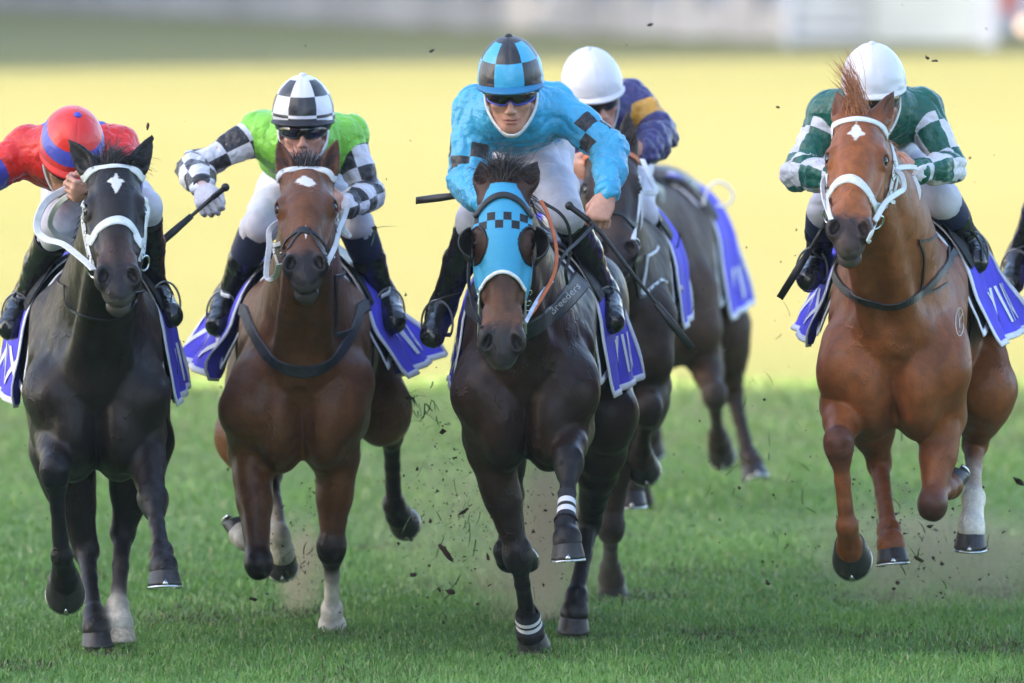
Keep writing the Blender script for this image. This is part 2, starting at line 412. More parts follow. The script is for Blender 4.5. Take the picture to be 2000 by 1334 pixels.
# ---- the stands beside the straight, out of frame: their shadow lies over the runners and over the far turf
def grandstand(name, label, x1, y0, y1, hgt, steps):
    conc = plain('stand_concrete', (.35, .34, .32), .8, .2); steel = plain('stand_roof', (.45, .47, .5), .5, .4); seatm = plain('stand_seats', (.10, .13, .25), .6, .3)
    t = thing(name, label, 'grandstand', (x1 - 10, (y0 + y1) / 2, 0))
    m = MB(); n = 14
    for k in range(n):
        m.box((x1 - (k + 1) * 1.4, y0, 0), (x1 - k * 1.4 - .004, y1, 1.5 + k * (hgt * .55 / n)))
    m.build('terrace', conc, t, False)
    m = MB(); m.box((x1 - 24, y0, 0), (x1 - 20.2, y1, hgt)); m.build('rear_wall', conc, t, False)
    m = MB()
    for (a, b, dz) in steps: m.box((x1 - 26, a, hgt - .8 + dz), (x1 + 3, b - .01, hgt + dz))
    m.build('roof', steel, t, False)
    m = MB()
    for k in range(n): m.box((x1 - (k + 1) * 1.4 + .3, y0 + 1, 1.5 + k * (hgt * .55 / n)), (x1 - k * 1.4 - .5, y1 - 1, 1.95 + k * (hgt * .55 / n)))
    m.build('seat_row', seatm, t, False)
    m = MB()
    m.box((x1 - 24, y1 + .01, 0), (x1 + 2, y1 + .5, hgt - .9)); m.box((x1 - 24, y0 - .5, 0), (x1 + 2, y0 - .01, hgt - .9)); m.build('end_wall', conc, t, False)
def shade_y(x, Y): return Y - (x * -1) * 0.593           # where a wall end at x must stand for its shade to meet x=0 at Y
grandstand('grandstand', 'long grandstand beside the straight that shades the leading runners', -34, -150, 16.3 - 57 * .593, 30, [(-150, 16.3 - 57 * .593, 0)])
grandstand('grandstand', 'unseen second stand added farther up the straight to shade the far turf by the fence', -30, 79.0 - 28 * .593, 230, 27, [(79.0 - 28 * .593, 230, 0)])  # added second stand, standing in for the unseen caster of the far shade

# ---- the pale fence across the far side, out of focus
def far_fence():
    white = plain('fence_white', (.42, .42, .44), .6, .3, sc=.7); grey = plain('fence_gap', (.30, .33, .40), .7, .2, sc=.7); post = plain('fence_post', (.36, .36, .38), .6, .3)
    A = np.array([P(-260, 5, 0)[0], 0, 0.]); A = np.array([-9.0, 107.5, 0]); B = np.array([7.2, 80.4, 0])
    A = np.array([(-300 - 1000) / FPX * 147, 147 - 40, 0]); B = np.array([(1535 - 1000) / FPX * 127, 127 - 40, 0])
    t = thing('fence', 'low pale rail fence with posts running across the far edge of the turf', 'fence', (A + B) / 2)
    L = np.linalg.norm(B - A); u = (B - A) / L; n_ = np.array([-u[1], u[0], 0]); rot = np.array([u, n_, [0, 0, 1]]).T
    def slab(m, s0, s1, z0, z1, d0, d1):
        m.box((s0, d0, z0), (s1, d1, z1)); k = len(m.v) - 8
        for i in range(k, k + 8): m.v[i] = tuple(A + rot @ np.array(m.v[i]))
    m = MB(); slab(m, 0, L, .02, .36, 0, .04); slab(m, 0, L * .62, .36, 1.1, .01, .05); m.build('board_panel', white, t, False)
    m = MB(); slab(m, L * .62, L, .36, .95, .10, .14); m.build('mesh_panel', grey, t, False)
    m = MB(); slab(m, 0, L, 1.1, 1.2, -.03, .06); m.build('top_rail', white, t, False)
    k = 0; s = .2
    while s < L:
        m = MB(); slab(m, s, s + (.07 if s < L * .62 else .55), 0, 1.1, -.05, -.01); m.build('post', post if s < L * .62 else white, t, False); s += .62 if s < L * .62 else 1.25
far_fence()
def gate_hut():
    wl = plain('hut_boards', (.40, .43, .47), .6, .3, sc=.7); gp = plain('hut_gap', (.32, .35, .39), .7, .2, sc=.7); pl = plain('hut_wall', (.42, .45, .45), .7, .2, sc=.7); tr = plain('hut_trim', (.48, .50, .55), .6, .3, sc=.7)
    Y = 85.5
    def X(px): return (px - 1000) / FPX * (Y + 40)
    t = thing('barrier_wall', 'white slatted barrier wall standing at the right end of the far fence', 'barrier', (X(1730), Y, 0))
    m = MB()
    for k in range(5): m.box((X(1548), Y, .06 + k * .17), (X(1700), Y + .05, .17 + k * .17))
    m.build('slat', wl, t, False)
    m = MB(); m.box((X(1550), Y + .06, 0), (X(1700), Y + .1, 1.4)); m.build('backing', gp, t, False)
    m = MB(); m.box((X(1704), Y - .02, .03), (X(1912), Y + .1, 1.5)); m.build('panel', pl, t, False)
    for a, b in ((1532, 1547), (1914, 1945)):
        m = MB(); m.box((X(a), Y - .06, -.05), (X(b), Y + .12, 1.5)); m.build('post', tr, t, False)
    far = plain('shed_wall', (.30, .34, .40), .8, .2, sc=.5)
    m = MB(); m.box((X(1947), Y + 5.5, 0), (X(2400), Y + 9, 3)); m.box((X(1947), Y + 5.2, 2.9), (X(2400), Y + 9.2, 3.1)); tag(m.build('shed', far, None, False), 'dim grey shed beyond the barrier at the right edge', 'shed')
gate_hut()
def edge_marks():
    red = plain('red_panel', (.42, .10, .09), .7, .2, sc=2); dk = plain('lamp_housing', (.08, .08, .09), .5, .3)
    Y = 88.0; x = P(1972, 60, Y)[0]; o = thing('red_patch_panel', 'red panel put in for an unidentified red patch at the far right edge beside the barrier', 'board', (x, Y, 0))  # panel on a post stands in for a red patch of unknown kind
    m = MB(); m.box((x - .11, Y, .28), (x + .09, Y + .04, .72)); m.build('panel', red, o, False); m = MB(); m.tube([(x, Y + .03, 0), (x, Y + .03, .3)], .02, 8); m.build('post', dk, o)
    p = P(2002, 50, Y); o = thing('lamp', 'small glowing warm lamp at the extreme right edge near the far fence', 'lamp', (p[0], Y, 0)); n = NB('lamp_glow'); m_ = n.out((.9, .7, .5), .4); n.b.inputs['Emission Color'].default_value = (1, .62, .36, 1); n.b.inputs['Emission Strength'].default_value = .55
    m = MB(); m.ball(p, .07, 16, 10); m.build('bulb', m_, o); m = MB(); m.tube([(p[0], Y + .09, 0), (p[0], Y + .09, p[2] + .05)], .025, 8); m.build('post', dk, o)
edge_marks()

def haze():
    m = bpy.data.materials.new('haze'); m.use_nodes = True; t = m.node_tree; t.nodes.clear(); o = t.nodes.new('ShaderNodeOutputMaterial'); v = t.nodes.new('ShaderNodeVolumePrincipled')
    v.inputs['Color'].default_value = (.86, .90, .95, 1); v.inputs['Density'].default_value = .00026; t.links.new(v.outputs[0], o.inputs['Volume'])
    mb = MB(); mb.box((-950, -330, -1.5), (950, 3060, 32)); tag(mb.build('haze', m, None, False), 'thin pale air that softens the far turf and fence', 'haze', kind='stuff')
haze()

# ------------------------------------------------------------------ horses
def coat_material(name, star=(), star_col=(.62, .60, .57), rough=.42, edge=.22, dapple=.0):
    """hair: the coat colour is carried by the body, the white face mark is placed on the head's own coordinates"""
    n = NB(name); c = n.attr('Col'); g = n.gen()
    f = n.noise(g, 22, 4, .6); h = n.noise(n.scale(g, (1, 1, .25)), 420, 2, .6); b = n.noise(g, 5, 2)
    c = n.mix(n.ramp(f, .3, .7), n.mix(1, c, (.78, .78, .80), 'MULTIPLY'), n.mix(1, c, (1.18, 1.16, 1.14), 'MULTIPLY'))
    c = n.mix(n.ramp(b, .35, .65), n.mix(1, c, (.86, .86, .88), 'MULTIPLY'), n.mix(1, c, (1.10, 1.08, 1.05), 'MULTIPLY'))
    c = n.mix(n.ramp(h, .35, .65), n.mix(1, c, (.84, .84, .84), 'MULTIPLY'), n.mix(1, c, (1.12, 1.12, 1.12), 'MULTIPLY'))
    if star:
        hd = n.sep(n.attr('hd', 1)); wob = n.math('MULTIPLY', n.math('SUBTRACT', n.noise(g, 55, 3), .5), 1.5); fine = n.math('MULTIPLY', n.math('SUBTRACT', n.noise(n.scale(g, (1, 1, .3)), 260, 2), .5), .7)
        tot = None
        for (u0, w0, ru, rw) in star:
            a = n.math('POWER', n.math('ABSOLUTE', n.math('DIVIDE', n.math('SUBTRACT', hd[0], u0), ru)), 1.3); e = n.math('POWER', n.math('ABSOLUTE', n.math('DIVIDE', n.math('SUBTRACT', hd[1], w0), rw)), 1.3)
            d = n.math('ADD', n.math('ADD', a, e), n.math('ADD', wob, fine)); v = n.ramp(d, .8, 1.15, 1.0, 0.0); tot = v if tot is None else n.math('MAXIMUM', tot, v)
        tot = n.math('MULTIPLY', tot, n.gt(hd[2], 0.0)); c = n.mix(tot, c, star_col)
    vo = n.node('ShaderNodeTexVoronoi', feature='DISTANCE_TO_EDGE'); wv = n.node('ShaderNodeVectorMath', operation='ADD'); sc_ = n.node('ShaderNodeVectorMath', operation='SCALE'); n.put(sc_.inputs[0], n.noise(g, 9, 3, .6, 1)); sc_.inputs['Scale'].default_value = .16; n.put(wv.inputs[0], n.scale(g, (1, 1, .55))); n.put(wv.inputs[1], sc_.outputs[0]); n.put(vo.inputs['Vector'], wv.outputs[0]); vo.inputs['Scale'].default_value = 6.5
    vein = n.math('MULTIPLY', n.ramp(vo.outputs[0], .0, .035, 1.0, .0), n.ramp(n.noise(g, 4, 2), .46, .60))
    r = n.ramp(f, .3, .7, rough - .07, rough + .07)
    return n.out(c, r, .20, 0, n.bump(h, .15, .003, n.bump(vein, .35, .006, n.bump(n.noise(g, 16, 3), .16, .03))))

HOOFM = None; SHOEM = None; EYEM = None
def leg_prims(pts, rad, cols, k=.022):
    return [Cone(pts[i], pts[i + 1], rad[i], rad[i + 1], cols[i], k) for i in range(len(pts) - 1)]
def hoof(root, cor, toe, back, sd, mat, shoe=True, size=1.0):
    size *= .95; a = unit(toe - cor); f0 = unit(np.cross(a, sd)); b = R(36)
    m_ = unit(a * math.cos(b) - f0 * math.sin(b)); f = unit(f0 * math.cos(b) + a * math.sin(b)); s = unit(np.cross(m_, f))
    S = lambda u, v, z: cor + (s * u + f * v + m_ * z) * size
    n = 28; V, Fc = [], []
    rows = [(-.012, .044, .046, -.008), (.004, .049, .052, .0), (.030, .054, .058, .010), (.060, .060, .064, .022), (.072, .062, .066, .027), (.074, .054, .058, .027), (.064, .030, .034, .020)]
    for z, rw, rl, off in rows:
        for i in range(n):
            t = 2 * math.pi * i / n; c, q = math.cos(t), math.sin(t); heel = max(0, -c)
            V.append(S(rw * q * (1 - .12 * heel ** 2), off + rl * c * (1 - .10 * heel), z - .010 * heel * (z > .02)))
    for r in range(len(rows) - 1):
        for i in range(n): Fc.append((r * n + i, r * n + (i + 1) % n, (r + 1) * n + (i + 1) % n, (r + 1) * n + i))
    Fc += [tuple(range(n))[::-1], tuple((len(rows) - 1) * n + i for i in range(n))]
    o = mesh_obj('hoof', np.array(V), Fc, mat, root)
    if shoe:
        V, Fc = [], []; T = np.linspace(-2.45, 2.45, 29)
        for t in T:
            c, q = math.cos(t), math.sin(t)
            for k_, z in ((1.0, .0745), (1.02, .0825), (.74, .0825), (.74, .0745)): V.append(S(.062 * q * k_, .027 + .066 * c * k_, z))
        for i in range(len(T) - 1):
            for k in range(4): Fc.append((i * 4 + k, i * 4 + (k + 1) % 4, i * 4 + 4 + (k + 1) % 4, i * 4 + 4 + k))
        Fc += [(0, 1, 2, 3)[::-1], tuple(len(V) - 4 + k for k in range(4))]
        m = MB(); m.add(V, Fc)
        m.add([S(-.011, .094, .074), S(.011, .094, .074), S(.0, .083, .050), S(-.010, .088, .074), S(.010, .088, .074), S(0, .078, .052)], [(0, 1, 2), (3, 5, 4), (0, 2, 5, 3), (1, 4, 5, 2), (0, 3, 4, 1)])
        m.build('shoe', SHOEM, o)
    return o

class Horse: pass
def smooth_strands(name, roots, dirs, lens, mat, parent, wid=.0022, seg=7, curl=.25, grav=.3, fan=(0, 0, 0), seed=1):
    """hair as many thin tapered strips"""
    rg = np.random.default_rng(seed); N = len(roots); p = np.array(roots, float); d = np.array(dirs, float); L = np.array(lens, float)
    d /= np.linalg.norm(d, axis=1)[:, None]; pts = [p.copy()]; bend = rg.normal(0, curl, (N, 3)); tuft = rg.normal(0, curl, (max(4, N // 22), 3))[rg.integers(0, max(4, N // 22), N)]
    for k in range(seg):
        d = d + (bend * .45 + tuft * .75) * (1.2 / seg) + np.array([0, 0, -grav / seg]) + np.array(fan) / seg + rg.normal(0, .05, (N, 3)); d /= np.linalg.norm(d, axis=1)[:, None]
        p = p + d * (L / seg)[:, None]; pts.append(p.copy())
    pts = np.stack(pts, 1); w_ = wid * rg.uniform(.6, 1.4, N); V, Fc = [], []
    a = rg.uniform(0, np.pi, N); sx = np.column_stack([np.cos(a), np.sin(a), .3 * np.sin(3 * a)])
    prof = np.concatenate([np.ones(seg - 1), [.7, .12]])
    V = np.stack([pts - sx[:, None] * (w_[:, None] * prof[None])[..., None], pts + sx[:, None] * (w_[:, None] * prof[None])[..., None]], 2).reshape(-1, 3)
    i = (np.arange(N)[:, None] * (seg + 1) + np.arange(seg)[None]).reshape(-1) * 2
    return mesh_obj(name, V, np.stack([i, i + 1, i + 3, i + 2], 1), mat, parent)

def make_horse(c):
    H = Horse(); Yb = c['Yb']; pal = c['pal']; body, blk, fcol, muz = pal['body'], pal['point'], pal['face'], pal['muzzle']
    J = lambda q: P(q[0], q[1], Yb + q[2])
    root = thing(c.get('name', 'race_horse'), c['label'], 'horse', (P(c['chest'], 900, Yb)[0], Yb + .8, 0), c.get('group')); H.root = root
    X0, X1 = P(c['chest'], 700, Yb)[0], P(c['rump'], 600, Yb + 1.7)[0]
    back = unit([X1 - X0, 1.7, 0]); sd = unit(np.cross(back, (0, 0, 1))); H.sd, H.back = sd, back
    ctr = lambda s, z, x=0: np.array([X0, Yb, z + c['dz'] + c.get('pitch', 0) * s]) + back * s + sd * x
    H.ctr = ctr; bw = c.get('bw', 1.0)
    st = [(.02, 1.11, .12, .15), (.14, 1.155, .195, .225), (.32, 1.17, .225, .285), (.6, 1.165, .258, .32), (.95, 1.16, .282, .325), (1.22, 1.20, .27, .285), (1.46, 1.235, .26, .255), (1.68, 1.225, .205, .21), (1.8, 1.2, .10, .12)]
    H.st = [(s, z, a * bw, b) for s, z, a, b in st]
    pr = [Tube([ctr(s, z) for s, z, _, _ in st], [a * bw for _, _, a, _ in st], [b for *_, b in st], sd, 4, body, .05)]
    pr.append(Cone(ctr(.42, 1.43), ctr(.95, 1.42), .055, .06, body, .08))                    # withers and spine
    pr.append(Cone(ctr(.95, 1.42), ctr(1.4, 1.46), .06, .07, body, .08))
    for q in (-1, 1):
        pr.append(Cone(ctr(.46, 1.30, .125 * q * bw), ctr(.11, 1.07, .158 * q * bw), .112, .100, body, .05))     # shoulder blade
        pr.append(Ell(ctr(.02, .945, .085 * q), (.084, .095, .150), None, body, .018)); pr.append(Ell(ctr(.14, .85, .080 * q), (.080, .13, .105), None, body, .05))                  # breast muscle
        pr.append(Ell(ctr(.30, 1.02, .19 * q * bw), (.07, .16, .17), None, body, .03))                  # triceps
        pr.append(Ell(ctr(1.45, 1.30, .15 * q), (.13, .26, .15), None, body, .05))                       # croup
    # ---- head and neck
    P0 = P(c['poll'][0], c['poll'][1], Yb + c.get('pollY', -.45)); L = c.get('headL', .60)
    m0 = P(c['muz'][0], c['muz'][1], P0[1]); lat = np.linalg.norm(m0 - P0)
    P1 = P(c['muz'][0], c['muz'][1], P0[1] - math.sqrt(max(.004, L * L - lat * lat)))
    a = unit(P1 - P0); el, er = c['eyes']; r0 = P(er[0], er[1], P0[1]) - P(el[0], el[1], P0[1]); r0[1] = c.get('hyaw', 0) * np.linalg.norm(r0)
    r_ = unit(r0 - a * (r0 @ a)); n_ = unit(np.cross(a, r_)); n_ = n_ if n_[1] < 0 else -n_
    hs = c.get('hs', 1.0)
    Hd = lambda u, v, w_: P0 + (a * u + n_ * v + r_ * w_) * hs
    H.Hd, H.hax = Hd, (P0, a, n_, r_, hs); rot = np.array([a, n_, r_]).T
    hp = []
    hst = [(-.01, -.075, .066, .07), (.09, -.07, .088, .09), (.19, -.08, .094, .118), (.29, -.085, .082, .118), (.39, -.068, .064, .088), (.49, -.05, .054, .064), (.56, -.045, .053, .055), (.60, -.048, .042, .042)]
    hp.append(Tube([Hd(u, v, 0) for u, v, _, _ in hst], [x * hs for _, _, x, _ in hst], [y * hs for *_, y in hst], r_, 4, fcol, .03))
    hp.append(Tube([Hd(u, v, 0) for u, v in ((.04, -.012), (.16, .0), (.3, -.004), (.44, -.014), (.53, -.02))], np.array([.05, .062, .048, .036, .034]) * hs, np.array([.03, .032, .03, .024, .024]) * hs, r_, 4, fcol, .025))
    for q in (-1, 1):
        hp.append(Ell(Hd(.195, -.028, .082 * q), np.array([.048, .034, .030]) * hs, rot, fcol, .02))          # brow over the eye
        hp.append(Ell(Hd(.26, -.135, .060 * q), np.array([.11, .085, .034]) * hs, rot, fcol, .025))         # cheek
        hp.append(Cone(Hd(.25, -.055, .080 * q), Hd(.39, -.045, .058 * q), .016 * hs, .012 * hs, fcol, .02))  # facial crest
        hp.append(Cone(Hd(.10, -.04, .068 * q), Hd(.17, -.02, .074 * q), .022 * hs, .02 * hs, fcol, .02))
        hp.append(Cone(Hd(.44, -.03, .05 * q), Hd(.52, -.012, .050 * q), .018 * hs, .022 * hs, fcol, .02))
        hp.append(Ell(Hd(.548, -.012, .053 * q), np.array([.046, .040, .029]) * hs, rot, muz, .014))         # nostril wing
        hp.append(Cone(Hd(.30, -.165, .04 * q), Hd(.55, -.098, .022 * q), .028 * hs, .022 * hs, fcol, .025))     # lower jaw
    hp.append(Ell(Hd(.592, -.045, 0), np.array([.032, .040, .052]) * hs, rot, muz, .02))
    hp.append(Ell(Hd(.592, -.102, 0), np.array([.036, .030, .044]) * hs, rot, muz, .015))
    hp.append(Ell(Hd(.575, -.130, 0), np.array([.03, .026, .034]) * hs, rot, muz, .02))
    e_head = list(hp)
    for q in (-1, 1):
        ro = np.array([unit(a * .9 + r_ * .35 * q), n_, unit(np.cross(unit(a * .9 + r_ * .35 * q), n_))]).T
        hp.append(Ell(Hd(.562, .016, .050 * q), np.array([.031, .028, .0155]) * hs, ro, None, .006, True)); hp[-1].c = None
        hp.append(Ell(Hd(.203, -.020, .100 * q), np.array([.021, .018, .014]) * hs, rot, None, .008, True))
    hp.append(Ell(Hd(.61, -.076, 0), np.array([.06, .007, .06]) * hs, rot, None, .008, True))
    # ears
    ears = []
    for q, (bx, tp, op) in zip((-1, 1), c['ears']):
        b0 = Hd(bx[0], bx[1], bx[2] * q); t0 = P(tp[0], tp[1], b0[1] + tp[2]); ax = unit(t0 - b0); Le = np.linalg.norm(t0 - b0); of = unit(np.array(op, float) - ax * (np.array(op, float) @ ax)); sd_ = np.cross(ax, of)
        ears.append(Cone(b0 - ax * .03, b0 + ax * .04, .034, .036, fcol, .03)); er_ = np.array([ax, of, sd_]).T
        ears.append(Tube([b0, b0 + ax * Le * .3 - of * .004, b0 + ax * Le * .65, t0], [.028, .041, .029, .004], [.026, .028, .019, .004], sd_, 4, pal.get('ear', fcol), .015))
        ears.append(Tube([b0 + ax * .045 + of * .030, b0 + ax * Le * .42 + of * .026, b0 + ax * Le * .72 + of * .016, b0 + ax * Le * .9 + of * .008], [.014, .026, .017, .004], [.016, .024, .015, .004], sd_, 4, None, .006)); ears[-1].neg = True
    nb = c.get('neck', {}); nw = nb.get('w', 1.0)
    E0 = Hd(.06, -.115, 0); E1 = ctr(.34, 1.22); mid = lerp(E1, E0, .5) + np.array([nb.get('mx', 0), 0, nb.get('mz', .0)])
    pr.append(Tube([ctr(.42, 1.18), lerp(E1, mid, .25), mid, lerp(mid, E0, .6), E0], np.array([.17, .165, .125, .10, .085]) * nw, [.30, .27, .205, .16, .125], sd, 4, pal.get('neck', body), .06))
    thr = Hd(.16, -.20, 0)
    for q in (-1, 1): pr.append(Cone(thr + r_ * .035 * q, ctr(.03, 1.10, .06 * q), .045, .055, pal.get('neck', body), .05))       # muscles under the throat
    # ---- legs
    hv = []
    lp = []
    def foreleg(key, q):
        d = c[key]; sh, elb, kn, ft, co, to = [J(x) for x in d['j']]; lw = c.get('lw', 1.0)
        lo, so = d.get('low', blk), d.get('sock', d.get('low', blk)); kcol = d.get('knee', lo)
        lp.append(Cone(sh, elb, .088, .080, body, .06)); lp.append(Cone(ctr(.10, 1.07, .158 * q * bw), sh, .095, .090, body, .06))
        fa, fb = lerp(elb, kn, .45), lerp(elb, kn, .93); u1 = unit(kn - elb)
        fr = unit(np.cross(u1, sd)); lp.extend([Cone(elb, fa, .076 * lw, .060 * lw, body, .03), Cone(fa, fb, .060 * lw, .043 * lw, lerp(body, lo, d.get('fade', .35)), .03)])
        lp.append(Ell(lerp(elb, kn, .24) + fr * .026 + sd * .014 * q, (.046, .05, .085), None, body, .03)); lp.append(Cone(lerp(elb, kn, .12) - fr * .02 - sd * .02 * q, lerp(elb, kn, .7) - fr * .012 - sd * .012 * q, .050, .034, body, .02))
        up = unit(ft - kn); kf = unit(np.cross(up, sd)); mid_ = lerp(kn, ft, .5)
        lp.append(Ell(kn + kf * .006, (.052 * lw, .050 * lw, .060 * lw), None, kcol, .02)); lp.append(Cone(kn - up * .02, kn + up * .05, .048 * lw, .040 * lw, kcol, .02))
        [lp.append(Ell(kn + kf * .030 + sd * .020 * b_ + up * z_, (.020, .018, .022), None, kcol, .012)) for b_ in (-1, 1) for z_ in (-.022, .022)]; lp.append(Cone(kn, lerp(kn, ft, .45), .037 * lw, .0255, lo, .015)); lp.append(Cone(lerp(kn, ft, .45), ft, .0255, .030, d.get('cannon', lo), .015))
        lp.append(Cone(kn - kf * .024, ft - kf * .026, .019, .017, d.get('cannon', lo), .008))
        lp.append(Ell(ft - kf * .006, (.0375, .040, .040), None, so, .015)); lp.append(Cone(ft, co, .033, .047, so, .02)); lp.append(Cone(co, lerp(co, to, .10), .050, .050, so, .008)); lp.append(Ell(ft - kf * .036, (.02, .02, .024), None, so, .015))
        hv.append((co, to, HOOFP if d.get('hoof') == 'pale' else pal.get('hoof', HOOFM), d.get('shoe', True), d.get('hs', 1.0)))
    def hindleg(key, q):
        d = c[key]; stf, hk, ft, co, to = [J(x) for x in d['j']]; lo, so = d.get('low', blk), d.get('sock', d.get('low', blk)); lw = c.get('lw', 1.0)
        hip = ctr(1.42, 1.20, .14 * q); lp.append(Cone(hip, stf, .19, .135, body, .06, (sd, 1.35))); lp.append(Cone(ctr(1.66, 1.15, .12 * q), lerp(stf, hk, .35), .13, .085, body, .06))
        g = lerp(stf, hk, .55); lp.append(Cone(stf, g, .112 * lw, .070 * lw, body, .04)); lp.append(Cone(g, hk, .070 * lw, .040 * lw, lerp(body, lo, .5), .03))
        up = unit(ft - hk); kf = unit(np.cross(up, sd)); pt = hk - kf * .055 - up * .045
        lp.append(Ell(hk, (.042 * lw, .052 * lw, .060 * lw), None, lo, .02)); lp.append(Cone(hk, pt, .036, .026, lo, .02)); lp.append(Cone(pt, lerp(stf, hk, .5) - kf * .05, .022, .03, lo, .03))
        lp.append(Cone(hk, lerp(hk, ft, .45), .037 * lw, .028, lo, .015)); lp.append(Cone(lerp(hk, ft, .45), ft, .028, .031, d.get('cannon', lo), .015)); lp.append(Cone(hk - kf * .022, ft - kf * .024, .024, .020, d.get('cannon', lo), .015))
        lp.append(Ell(ft - kf * .006, (.041, .043, .043), None, so, .015)); lp.append(Cone(ft, co, .034, .047, so, .02)); lp.append(Cone(co, lerp(co, to, .10), .050, .050, so, .008)); lp.append(Ell(ft - kf * .036, (.02, .02, .024), None, so, .015))
        hv.append((co, to, HOOFP if d.get('hoof') == 'pale' else pal.get('hoof', HOOFM), d.get('shoe', True), d.get('hs', 1.0)))
    gro = [Cone(ctr(-.075, 1.02), ctr(-.045, .86), .016, .020, None, .05)]
    for q in (-1, 1):
        gro += [Cone(ctr(.17, 1.22, .262 * q * bw), ctr(.30, .98, .285 * q * bw), .014, .018, None, .05)]
        lp.extend([Ell(ctr(.36, .93, .19 * q * bw), (.05, .11, .08), None, body, .03), Cone(ctr(.02, 1.16, .10 * q * bw), ctr(-.005, 1.06, .16 * q * bw), .035, .03, body, .05)])
    for x in gro: x.neg = True
    lp.extend(gro)
    foreleg('FL', -1); foreleg('FR', 1); hindleg('HL', -1); hindleg('HR', 1)
    prims = pr + hp + ears + lp; negs = [p for p in prims if p.neg]; prims = [p for p in prims if not p.neg] + negs
    F = Field(prims, c.get('h', .0075)); V, Q = F.mesh()
    # skin folds and veins, a little unevenness of the muscles
    N = mnormals(V, Q); amp = .0022 * vnoise(V, 13, 5) + .0012 * vnoise(V * [1, 1, .5], 30, 6); V = V + N * amp[:, None]
    H.V, H.Q, H.N = V, Q, N
    o = mesh_obj('body', V, Q, c['mat'], root)
    col = prim_cols(prims, V, .011)
    q = (V - P0) / hs; hu, hvv, hw = q @ a, q @ n_, q @ r_
    inhead = (hu > -.1) & (hu < .68) & (np.abs(hw) < .16) & (hvv > -.25) & (hvv < .12)
    if 'headcol' in c: col = c['headcol'](col, hu, hvv, hw, inhead)
    if 'bodycol' in c: col = c['bodycol'](col, V, H)
    mz = np.clip((hu - .475 + .02 * vnoise(V, 40, 8)) / .06, 0, 1) * inhead; col = col * (1 - mz[:, None]) + np.array(muz) * mz[:, None]       # dark skin of the muzzle
    lip = np.clip((hu - .585) / .03, 0, 1) * inhead * (hvv < -.03) * .55; col = col * (1 - lip[:, None]) + np.array(pal.get('lip', (.10, .085, .08))) * lip[:, None]
    for s_ in (-1, 1): ey = .8 * np.exp(-(((hu - .203) / .026) ** 2 + ((hw - .098 * s_) / .022) ** 2 + ((hvv + .02) / .026) ** 2)); col = col * (1 - ey[:, None]) + np.array([.010, .008, .008]) * ey[:, None]
    nh = np.zeros(len(V))
    for s_ in (-1, 1): nh = np.maximum(nh, np.exp(-(((hu - .562) / .027) ** 2 + ((hw - .050 * s_) / .016) ** 2 + ((hvv - .0) / .03) ** 2)))
    nh = nh * inhead; col = col * (1 - nh[:, None]) + np.array([.012, .009, .009]) * nh[:, None]
    set_attr(o, 'Col', col, 'FLOAT_COLOR')
    set_attr(o, 'hd', np.where(inhead[:, None], np.column_stack([hu, hw, np.where(hvv > -.09, 1.0, -1.0)]), np.array([9., 9., -1.])), 'FLOAT_VECTOR')
    H.body = o; H.bvh = bvh_of(V, Q)
    hm = inhead.copy()
    for s_ in (-1, 1):
        m = MB(); m.ball(Hd(.203, -.024, .0895 * s_), np.array([.0205, .0185, .018]) * hs, 16, 10, rot); m.build('eye', EYEM, root)
    for co, to, mt, sh, z_ in hv: hoof(root, co, to, back, sd, mt, sh, z_)
    H.c = c; H.J = J; H.prims = prims; H.e_head = e_head
    # forelock and mane
    mm = c['manemat']; fl = c.get('forelock')
    if fl:
        n = fl.get('n', 260); rg = np.random.default_rng(fl.get('seed', 3)); w_ = rg.normal(0, fl.get('w', .028), n); u = rg.uniform(fl.get('u0', -.035), fl.get('u1', .03), n)
        roots = np.array([Hd(u[i], .0 + rg.uniform(-.06, .012), w_[i]) for i in range(n)]); D = np.array(fl['dir'], float)[None] + rg.normal(0, fl.get('spread', .25), (n, 3)) + np.outer(w_ / .028 * fl.get('fanw', .25), r_)
        smooth_strands('forelock', roots, D, (fl.get('lo', .5) + (1.1 - fl.get('lo', .5)) * rg.random(n) ** fl.get('lp', 1.0)) * fl.get('len', .12), mm, root, fl.get('wid', .0022), 8, fl.get('curl', .25), fl.get('grav', .5), fl.get('fan', (0, 0, 0)), fl.get('seed', 3))
    n = 500; rg = np.random.default_rng(9); t = rg.uniform(0, 1, n); crest = [lerp(Hd(.0, -.10, 0) + np.array([0, 0, .03]), ctr(.42, 1.47), x) + np.array([0, 0, .035 * math.sin(x * 3.1)]) for x in t]
    roots = []
    for p_ in crest:
        h = H.bvh.find_nearest(Vector(p_ + np.array([rg.normal(0, .012), 0, .02]))); roots.append(np.array(h[0]) - np.array(h[1]) * .004)
    ms = c.get('maneside', 1); D = np.column_stack([rg.normal(.5 * ms, .25, n), rg.normal(.35, .3, n), rg.uniform(.1, .5, n)])
    smooth_strands('mane', roots, D, rg.uniform(.06, .13, n), mm, root, .0028, 7, .25, 1.6, (0, .3, 0), 11)
    # tail
    tb = ctr(1.80, 1.27); n = 260; rg = np.random.default_rng(5); roots = tb + rg.normal(0, .018, (n, 3)); D = np.column_stack([rg.normal(0, .12, n), rg.normal(1, .15, n), rg.normal(.25, .15, n)])
    smooth_strands('tail', roots, D, rg.uniform(.5, .75, n), mm, root, .003, 8, .15, 1.0, (0, 0, 0), 12)
    return H

